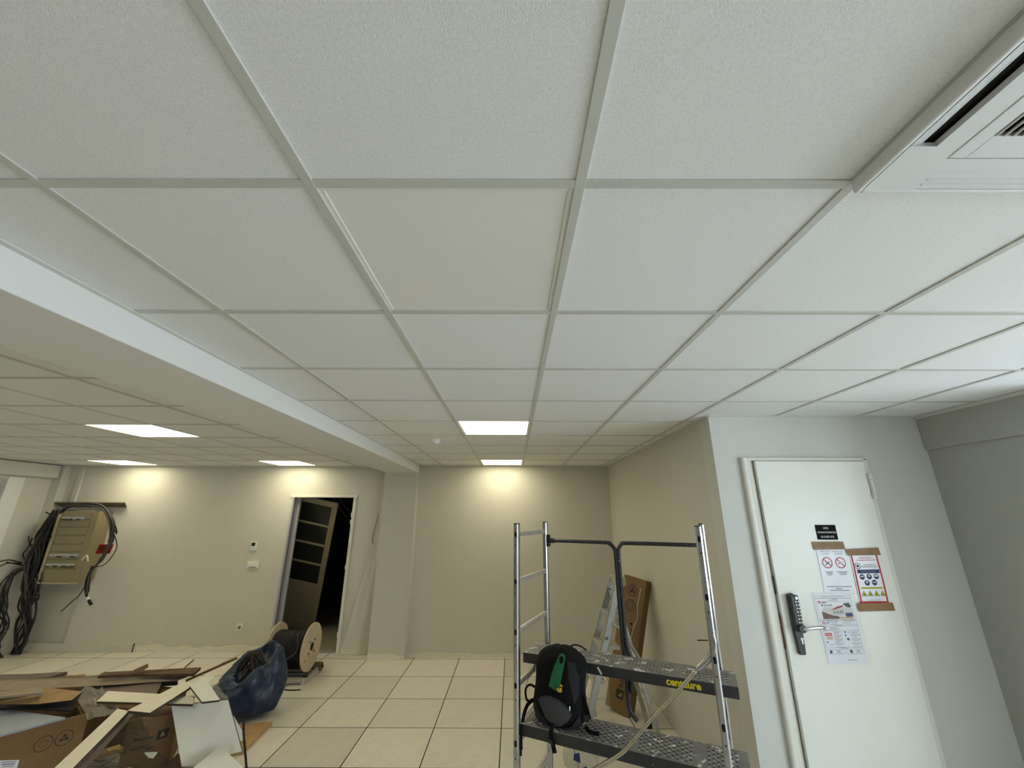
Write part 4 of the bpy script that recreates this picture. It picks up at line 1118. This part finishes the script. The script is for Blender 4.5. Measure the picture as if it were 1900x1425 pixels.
mk('spreader_arm', G().tube(spline([near_f.lerp(near_t, .72) + V((.02, -.012, 0)), V((.98, 4.06, .83)), near_b.lerp(near_t, .5) + V((0, -.012, 0))], 6), .012, 8), 'aluminium_rung', st, smooth=True)
mk('rear_tie', G().tube([near_b.lerp(near_t, .25), far_b.lerp(far_t, .25)], .01, 8), 'aluminium_rung', st)
for p in (near_f, far_f, near_b, far_b):
    mk('rubber_foot', G().box(p.x - .03, p.x + .03, p.y - .018, p.y + .018, 0, .04), 'rubber', st, bevel=.004)
mk('hinge_bolt', G().tube([near_b.lerp(near_t, .72) + V((0, -.016, 0)), near_b.lerp(near_t, .72) + V((0, -.02, 0))], .01, 10), 'hole_black', st)
mk('sticker', G().obox(near_f.lerp(near_t, .62) + V((-.018, -.0135, 0)), V((.03, 0, 0)), V((0, .0008, 0)), V((.006, 0, .022))), 'ink_grey', st)

# ---- long carton leaning in the alcove
upb = V((.245, .03, .96)).normalized()
e1 = V((.71, -.70, 0)); e1 = (e1 - upb * e1.dot(upb)).normalized(); e2 = upb.cross(e1)
if e2.y < 0: e2 = -e2
W1, W2, HB = .26, .11, 1.20
B1 = V((1.09, 4.57, .004)); B0 = B1 - e1 * W1
t = thing('long_carton', 'tall brown carton leaning against the alcove wall behind the stepladder', 'carton', (B1.x, B1.y, 0))
mk('carton_body', G().obox(B0, e1 * W1, e2 * W2, upb * HB), 'card', t, bevel=.005)
nrm = -e2 * .0012
for k, zz in enumerate((HB - .13, HB - .27)):
    o = B0 + e1 * .12 + upb * zz + nrm
    mk('printed_ring', G().ringflat(o, e1, upb, .046, .054), 'card_ink', t)
    if k == 0:
        for j in range(3):
            a = pi / 2 + j * 2 * pi / 3
            mk('printed_symbol', G().disc(o + (e1 * cos(a) + upb * sin(a)) * .018, e1, upb, .015, 12), 'card_ink', t)
    else: mk('printed_symbol', G().ringflat(o, e1, upb, .026, .030), 'card_ink', t)
for k in range(2):
    for j in range(3):
        o = B0 + e1 * (.10 + .06 * k) + upb * (.60 + j * .05) + nrm
        mk('printed_glyph', G().quad(o, o + e1 * .022, o + e1 * .022 + upb * .03, o + upb * .03), 'card_dark', t)
o = B0 + e1 * .14 + upb * .30 + nrm
mk('logo_lettering', text('Rockfon', o, upb, -e1, width=.20, bold=.02), 'card_ink', t)
o = B0 + e1 * .14 + upb * .145 + nrm
mk('logo_square', G().quad(o - e1 * .04 - upb * .04, o + e1 * .04 - upb * .04, o + e1 * .04 + upb * .04, o - e1 * .04 + upb * .04), 'card_ink', t)
mk('logo_mark', G().quad(*[x + nrm * .5 for x in (o - e1 * .02 - upb * .018, o + e1 * .022 - upb * .018, o + e1 * .022 + upb * .02)]), 'card_in', t)
mk('tape_strip', G().tube(spline([B0 + e1 * x + upb * z + nrm for x, z in ((.21, 1.12), (.20, .95), (.215, .85), (.19, .75), (.17, .6), (.15, .45))], 5), .003, 5), 'plastic_white', t)
film('carton_film', [(1098, 1262, .28), (1130, 1258, .32), (1132, 1325, .03), (1085, 1335, .02)], .03, 'clear plastic film at the foot of the leaning carton', seed=20)
g = G(); n = 22; rs = []
for i, (z, r) in enumerate(((.0, .08), (.02, .12), (.08, .13), (.15, .11), (.21, .08), (.26, .06), (.30, .075))):
    rs.append([V((.52 + r * cos(a) * (1 + .3 * mn.noise(V((cos(a) * 2, sin(a) * 2, z * 9)))), 3.78 + r * .8 * sin(a) * (1 + .3 * mn.noise(V((sin(a) * 2, cos(a) * 2, z * 9 + 4)))), z)) for a in [2 * pi * k / n for k in range(n)]])
pb_ = mk('clear_bag', G().rings(rs, False), 'film', None, smooth='angle', label='clear plastic bag with blue print on the floor under the scaffold', cat='plastic bag')
for (a, z, s) in ((-1.9, .10, .05), (-1.2, .22, .03), (-2.2, .20, .03), (-1.5, .03, .04)):
    g = G(); rr = .135 if z < .15 else .09
    q_ = [V((.52 + rr * cos(b2), 3.78 + rr * .85 * sin(b2), zz)) for b2, zz in ((a - s * 4, z), (a + s * 4, z - .01), (a + s * 3, z + s), (a - s * 3, z + s * .8))]
    mk('blue_print', g.quad(*q_), 'ink_blue', pb_)

# ---- service door -----------------------------------------------------------
dr = thing('door_2', 'white service door with a keypad lock and notices', 'door', (2.1, YD, 0), kind='structure')
def jamb_profile(x0, w_, y0):
    pts = [(x0, YD)]
    for k in range(7):
        a = pi - k * pi / 2 / 6
        pts.append((x0 + .02 + .02 * cos(a), YD - .018 - .012 * sin(a)))
    pts += [(x0 + w_ * .45, YD - .026), (x0 + w_ * .75, YD - .010), (x0 + w_, YD - .004), (x0 + w_, YD + .1), (x0, YD + .1)]
    return pts
g = G().prism([(x, y, 0) for x, y in jamb_profile(1.628, .085, 0)], (0, 0, 2.209))
mk('frame_post', g, 'frame_white', dr)
mk('frame_post', G().box(2.492, 2.522, YD - .026, YD + .1, 0, 2.209), 'frame_white', dr, bevel=.006)
mk('frame_head', G().box(1.640, 2.520, YD - .026, YD + .1, 2.189, 2.212), 'frame_white', dr, bevel=.006)
LY0 = YD - .028
leaf = mk('leaf', G().box(1.7215, 2.492, LY0, LY0 + .04, .008, 2.186), 'leaf_paint', dr, bevel=.003)
mk('latch_plate', G().box(1.7135, 1.716, YD - .015, YD + .02, 1.33, 1.44), 'lock_grey', dr)
mk('latch_plate', G().box(1.7135, 1.716, YD - .012, YD + .02, 1.02, 1.22), 'ink_brown', dr)
for zc in (2.014, .28):
    for (a, b2, r) in ((zc - .084, zc - .045, .0155), (zc - .043, zc + .043, .0135), (zc + .045, zc + .084, .0155)):
        mk('hinge_knuckle', G().tube([(2.503, LY0 - .008, a), (2.503, LY0 - .008, b2)], r, 14), 'frame_white', dr, smooth='angle')
    for z in (zc - .066, zc + .066): mk('hinge_screw', G().disc((2.503, LY0 - .0238, z), (1, 0, 0), (0, 0, 1), .003, 8), 'ink_grey', dr)
# keypad lock
lk = mk('lock_plate', G().prism([(1.765, LY0, 1.15), (1.765, LY0, 1.335), (1.80, LY0, 1.342), (1.822, LY0, 1.325), (1.822, LY0, 1.15), (1.815, LY0, .998), (1.775, LY0, .998)], (0, -.024, 0)), 'lock_grey', dr, bevel=.006)
mk('lock_body', G().box(1.768, 1.822, LY0 - .042, LY0 - .02, 1.13, 1.335), 'lock_grey', lk, bevel=.008)
mk('lock_knob', G().tube([(1.804, LY0 - .041, 1.318), (1.804, LY0 - .047, 1.318)], .009, 12), 'chrome', lk)
for k in range(7):
    for s in (0, 1):
        z = 1.298 - k * .0195
        mk('keypad_button', G().tube([(1.797 + s * .0145, LY0 - .041, z), (1.797 + s * .0145, LY0 - .0455, z)], .0042, 8), 'chrome', lk)
mk('lever_hub', G().tube([(1.80, LY0 - .02, 1.148), (1.80, LY0 - .062, 1.148)], .022, 18), 'lock_grey', lk, smooth='angle')
mk('lever', G().tube(spline([(1.80, LY0 - .056, 1.148), (1.82, LY0 - .066, 1.151), (1.86, LY0 - .066, 1.156), (1.905, LY0 - .064, 1.158), (1.93, LY0 - .06, 1.157)], 5), [.0105] * 18 + [.0095, .009, .0075], 10), 'chrome', lk, smooth=True)
mk('key_cylinder', G().tube([(1.803, LY0 - .024, 1.085), (1.803, LY0 - .027, 1.085)], .009, 14), 'chrome', lk)
mk('key_cylinder', G().box(1.7985, 1.8075, LY0 - .0268, LY0 - .024, 1.058, 1.082), 'chrome', lk)
mk('key_slot', G().box(1.8022, 1.8038, LY0 - .0275, LY0 - .0268, 1.079, 1.091), 'hole_black', lk)

YS = LY0 - .0008
EX, EZ = V((1, 0, 0)), V((0, 0, 1))
def D(x, z, off=0): return V((x, YS - off, z))
def rect(x0, x1, z0, z1, off=0): return G().quad(D(x0, z0, off), D(x1, z0, off), D(x1, z1, off), D(x0, z1, off))
# plaque
t = thing('door_sign', 'small black door sign with three lines of white lettering', 'sign', D(2.118, 1.66))
mk('plate', G().box(2.05, 2.186, YS - .003, LY0, 1.664, 1.757), 'sign_black', t)
for s, z, w_ in (('LOCAL', 1.737, .034), ('TECHNIQUE INFORMATIQUE', 1.709, .124), ('DE CUSSET N°02', 1.682, .088)):
    mk('lettering', text(s, D(2.118, z, .0036), EX, EZ, width=w_, height=.0125, bold=.012), 'ink_white', t)
def sheet_obj(name, corners, label, bow=.004, n=10):
    """slightly bowed paper sheet: corners tl,tr,br,bl as (x,z)"""
    tl_, tr_, br_, bl_ = [V((x, 0, z)) for x, z in corners]; g = G()
    def P(s, q_, off=0):
        p = tl_.lerp(tr_, q_).lerp(bl_.lerp(br_, q_), s)
        return V((p.x, YS - .0012 - bow * sin(pi * s) * (.5 + .5 * q_) - off, p.z))
    for i in range(n):
        for j in range(n): g.v.append(P(i / (n - 1), j / (n - 1)))
    for i in range(n - 1):
        for j in range(n - 1): g.f.append((i * n + j, i * n + j + 1, (i + 1) * n + j + 1, (i + 1) * n + j))
    og = V(((tl_.x + tr_.x) / 2, YS, bl_.z))
    t_ = thing(name, label, 'notice', og)
    mk('sheet', g, 'paper', t_, smooth=True)
    return t_, P
def pq(P, s0, s1, q0, q1, off=.0006, m_=3):
    g = G(); n = m_
    for i in range(n):
        for j in range(n): g.v.append(P(s0 + (s1 - s0) * i / (n - 1), q0 + (q1 - q0) * j / (n - 1), off))
    for i in range(n - 1):
        for j in range(n - 1): g.f.append((i * n + j, i * n + j + 1, (i + 1) * n + j + 1, (i + 1) * n + j))
    return g
def ptext(P, body, s, q_, wq, h, off=.0008, **k):
    c = P(s, q_, off); ex = (P(s, q_ + .05, off) - P(s, q_ - .05, off)); wn = ex.length / .1; ex.normalize()
    ez = (P(s - .02, q_, off) - P(s + .02, q_, off)).normalized()
    return text(body, c, ex, ez, width=wq * wn, height=h, **k)
def pcirc(P, s, q_, r, off=.0009, r0=None, n=28):
    c = P(s, q_, off); ex = (P(s, q_ + .05, off) - P(s, q_ - .05, off)).normalized(); ez = (P(s - .02, q_, off) - P(s + .02, q_, off)).normalized()
    return (G().ringflat(c, ex, ez, r0, r, n) if r0 else G().disc(c, ex, ez, r, n)), c, ex, ez
# notice 1: two prohibition signs in a plastic sleeve
t, P = sheet_obj('prohibition_notice', [(2.026, 1.615), (2.213, 1.615), (2.214, 1.340), (2.020, 1.340)], 'white notice in a plastic sleeve with two red prohibition circles', .001)
mk('tape', G().quad(D(2.005, 1.650, .006), D(2.212, 1.652, .006), D(2.217, 1.604, .006), D(2.008, 1.600, .006)), 'tape_brown', t, label='brown adhesive tape')
for q_ in (.28, .74):
    mk('print_text', ptext(P, 'INTERDICTION', .09, q_, .36, .008), 'ink_grey', t)
    mk('print_text', ptext(P, ['DE VAPOTER', 'DE FUMER'][q_ > .5], .14, q_, .26, .008), 'ink_grey', t)
for q_, k in ((.29, 0), (.75, 1)):
    g, c, ex, ez = pcirc(P, .34, q_, .034, r0=.028)
    mk('prohibition_ring', g, 'ink_red', t)
    d1 = (ex - ez).normalized(); d2 = (ex + ez).normalized()
    mk('prohibition_bar', G().quad(*[c + V((0, -.0004, 0)) + d1 * a + d2 * b2 for a, b2 in ((-.03, -.0028), (.03, -.0028), (.03, .0028), (-.03, .0028))]), 'ink_red', t)
    if k:
        mk('pictogram', G().quad(*[c + ex * a + ez * b2 for a, b2 in ((-.018, -.010), (-.006, -.006), (-.006, -.001), (-.018, -.005))]), 'ink_black', t)
        mk('pictogram', G().quad(*[c + ex * a + ez * b2 for a, b2 in ((.008, .002), (.022, .006), (.022, .008), (.008, .004))]), 'ink_black', t)
    else:
        for (a, b2, w_, h_) in ((-.006, .008, .006, .006), (-.004, -.004, .008, .012), (.008, .0, .006, .016), (-.012, -.012, .006, .008)):
            mk('pictogram', G().quad(*[c + ex * (a + x) + ez * (b2 + z) for x, z in ((-w_ / 2, -h_ / 2), (w_ / 2, -h_ / 2), (w_ * .8, h_ / 2), (-w_ * .2, h_ / 2))]), 'ink_black', t)
for s, q0, q1 in ((.535, .17, .42), (.565, .2, .40), (.595, .2, .38), (.53, .56, .94), (.56, .62, .88), (.59, .64, .86), (.85, .12, .95), (.895, .4, .62), (.93, .2, .85)):
    mk('print_line', pq(P, s, s + .016, q0, q1), 'ink_grey', t)
for (s, q_) in ((.66, .3), (.66, .76)): mk('print_block', pq(P, s, s + .06, q_ - .13, q_ + .13), 'paper', t)
mk('sleeve', G().quad(D(2.012, 1.612, .009), D(2.224, 1.612, .009), D(2.224, 1.335, .009), D(2.010, 1.335, .009)), 'sleeve', t)
# notice 2: red bordered safety notice
t, P = sheet_obj('safety_notice', [(2.238, 1.580), (2.418, 1.585), (2.419, 1.285), (2.232, 1.283)], 'red bordered safety notice with blue and yellow pictograms', .004)
b_ = .055
for (s0, s1, q0, q1) in ((0, .034, 0, 1), (.966, 1, 0, 1), (0, 1, .035, .035 + b_), (0, 1, 1 - b_, 1)): mk('red_border', pq(P, s0, s1, q0, q1, .0006, 10), 'ink_red', t)
mk('print_text', ptext(P, 'RESPECTEZ LES', .105, .54, .42, .0085, bold=.01), 'ink_pink', t)
mk('print_text', ptext(P, 'CONSIGNES DE SECURITE', .15, .54, .70, .0085, bold=.01), 'ink_pink', t)
g, c, ex, ez = pcirc(P, .265, .20, .019, r0=.0155); mk('warning_ring', g, 'ink_black', t)
mk('pictogram', G().disc(c + V((0, -.0003, 0)), ex, ez, .008, 12), 'ink_black', t)
mk('print_text', ptext(P, 'ACCES INTERDIT AU', .245, .64, .46, .0075, bold=.01), 'ink_grey', t)
mk('print_text', ptext(P, 'PERSONNEL NON AUTORISE', .285, .62, .56, .0075, bold=.01), 'ink_grey', t)
mk('blue_banner', pq(P, .34, .415, .14, .93, .0008), 'ink_blue', t)
for s in (.365, .387): mk('print_line', pq(P, s, s + .008, .28, .8, .0012), 'ink_grey', t)
for k, (s, q_) in enumerate(((.485, .27), (.482, .52), (.48, .77), (.605, .40), (.602, .66))):
    g, c, ex, ez = pcirc(P, s, q_, .0165); mk('blue_disc', g, 'ink_blue', t)
    w_, h_ = [(.011, .007), (.006, .012), (.012, .011), (.006, .012), (.013, .005)][k]
    mk('pictogram', G().quad(*[c + V((0, -.0004, 0)) + ex * x + ez * z for x, z in ((-w_, -h_ * .2), (w_, -h_ * .2), (w_ * .8, h_), (-w_ * .8, h_))]), 'ink_facade', t)
mk('yellow_banner', pq(P, .69, .725, .14, .93, .0008), 'ink_yellow', t)
mk('print_line', pq(P, .703, .712, .22, .86, .0012), 'ink_black', t)
for k in range(4):
    c = P(.82, .22 + k * .215, .0008); ex = EX; ez = EZ
    mk('warning_triangle', G().quad(c - ex * .0175 - ez * .013, c + ex * .0175 - ez * .013, c + ez * .019), 'ink_black', t)
    c = c + V((0, -.0003, 0))
    mk('triangle_field', G().quad(c - ex * .0135 - ez * .0105, c + ex * .0135 - ez * .0105, c + ez * .0135), 'ink_yellow', t)
    mk('pictogram', G().disc(c + V((0, -.0003, 0)) - ez * .003, ex, ez, .0045, 8), 'ink_black', t)
mk('print_text', ptext(P, 'LE CHANTIER', .945, .55, .40, .007), 'ink_grey', t)
mk('tape', G().quad(D(2.215, 1.604, .008), D(2.434, 1.616, .010), D(2.440, 1.570, .010), D(2.222, 1.566, .008)), 'tape_brown', t, label='brown adhesive tape')
mk('tape', G().quad(D(2.208, 1.283, .009), D(2.438, 1.288, .009), D(2.442, 1.242, .009), D(2.212, 1.236, .009)), 'tape_brown', t, label='brown adhesive tape')
# notice 3: site board print in a clear sleeve
t, P = sheet_obj('site_notice', [(1.937, 1.338), (2.190, 1.340), (2.196, .952), (1.955, .945)], 'printed site information sheet with a house picture in a clear sleeve', .0006)
def box_line(s0, s1, q0, q1):
    e_ = .0035
    for a in ((s0, s0 + e_, q0, q1), (s1 - e_, s1, q0, q1), (s0, s1, q0, q0 + e_ * 1.3), (s0, s1, q1 - e_ * 1.3, q1)): mk('table_line', pq(P, *a), 'ink_grey', t)
box_line(.03, .07, .04, .96); box_line(.075, .78, .04, .96); box_line(.12, .39, .04, .96); box_line(.39, .46, .04, .96); box_line(.475, .545, .04, .96)
for i in range(4):
    for (a, b2) in ((.30, .50), (.74, .96)): box_line(.55 + i * .057, .605 + i * .057, a, b2)
box_line(.80, .87, .04, .48); box_line(.80, .87, .54, .97)
# picture of the house
def poly(pts, m_, off=.001, nm='house_picture'): mk(nm, G().quad(*[P(s, q_, off) for s, q_ in pts]), m_, t)
poly(((.205, .22), (.205, .92), (.375, .92), (.375, .14), (.27, .14)), 'ink_facade', .0008)
poly(((.265, .14), (.30, .14), (.335, .52), (.375, .62), (.375, .14)), 'ink_brown', .0012)
poly(((.35, .62), (.345, .92), (.375, .92), (.375, .5)), 'ink_sand', .0014)
poly(((.255, .36), (.195, .55), (.175, .72), (.20, .70), (.235, .5)), 'ink_roof', .0014)
poly(((.26, .38), (.215, .7), (.30, .7), (.325, .4)), 'ink_facade', .0016)
for k in range(5): poly(((.262 - k * .004, .43 + k * .055), (.262 - k * .004, .46 + k * .055), (.30, .46 + k * .055), (.30, .43 + k * .055)), 'ink_grey', .0018)
poly(((.29, .72), (.285, .9), (.34, .92), (.345, .74)), 'ink_blue', .0016)
poly(((.15, .72), (.14, .88), (.20, .92), (.21, .82), (.175, .74)), 'ink_green', .0016)
mk('print_text', ptext(P, 'eDF', .135, .25, .12, .012, bold=.02), 'ink_blue', t)
mk('print_text', ptext(P, 'eDF', .43, .22, .1, .010, bold=.02), 'ink_blue', t)
for k in range(5):
    a = 2 * pi * k / 5
    for (s, q_) in ((.13, .13), (.425, .12)):
        mk('logo_dot', pcirc(P, s + .014 * sin(a), q_ + .03 * cos(a), .0035, n=8)[0], 'ink_red', t)
for k in range(5): poly(((.165 + .008 * (k % 2), .16 + k * .06), (.165 + .006 * (k % 3), .2 + k * .06), (.185, .2 + k * .06), (.183, .165 + k * .06)), 'ink_black', .001, 'signature_mark')
mk('print_text', ptext(P, 'K', .51, .13, .10, .024), 'ink_black', t)
mk('red_logo', pq(P, .57, .615, .08, .26), 'ink_pink', t); mk('print_text', ptext(P, 'SOCOTEC', .592, .17, .13, .006, off=.0012), 'ink_white', t)
mk('logo_patch', pq(P, .625, .665, .10, .26), 'ink_sand', t)
for (s, q_) in ((.70, .10), (.565, .60), (.61, .60)): mk('logo_mark', pcirc(P, s, q_, .005, n=10)[0], 'ink_blue', t)
mk('logo_mark', G().quad(P(.665, .60, .001), P(.685, .66, .001), P(.66, .68, .001), P(.64, .64, .001)), 'ink_blue', t)
for q_ in (.13, .65): mk('logo_mark', pcirc(P, .835, q_, .009, n=14)[0], 'ink_blue', t)
random.seed(3)
for (s, q0, q1) in ((.045, .2, .8), (.085, .45, .6), (.10, .35, .62), (.40, .2, .5), (.40, .62, .92), (.42, .3, .48), (.43, .6, .82), (.445, .3, .45), (.467, .42, .58), (.49, .22, .44), (.51, .22, .5), (.525, .22, .42),
                    (.565, .32, .46), (.58, .32, .44), (.625, .32, .46), (.64, .32, .42), (.68, .32, .47), (.695, .32, .4), (.735, .12, .26), (.74, .32, .45), (.57, .66, .72), (.57, .77, .93), (.63, .77, .9), (.68, .77, .94), (.74, .77, .9),
                    (.785, .4, .58), (.815, .27, .4), (.83, .27, .36), (.845, .27, .42), (.815, .78, .88), (.83, .78, .86), (.845, .78, .9), (.95, .5, .75)):
    mk('print_line', pq(P, s, s + .006, q0, q1), 'ink_grey', t)
mk('sleeve', G().quad(D(1.915, 1.346, .008), D(2.207, 1.346, .008), D(2.216, .938, .008), D(1.932, .925, .008)), 'sleeve', t)
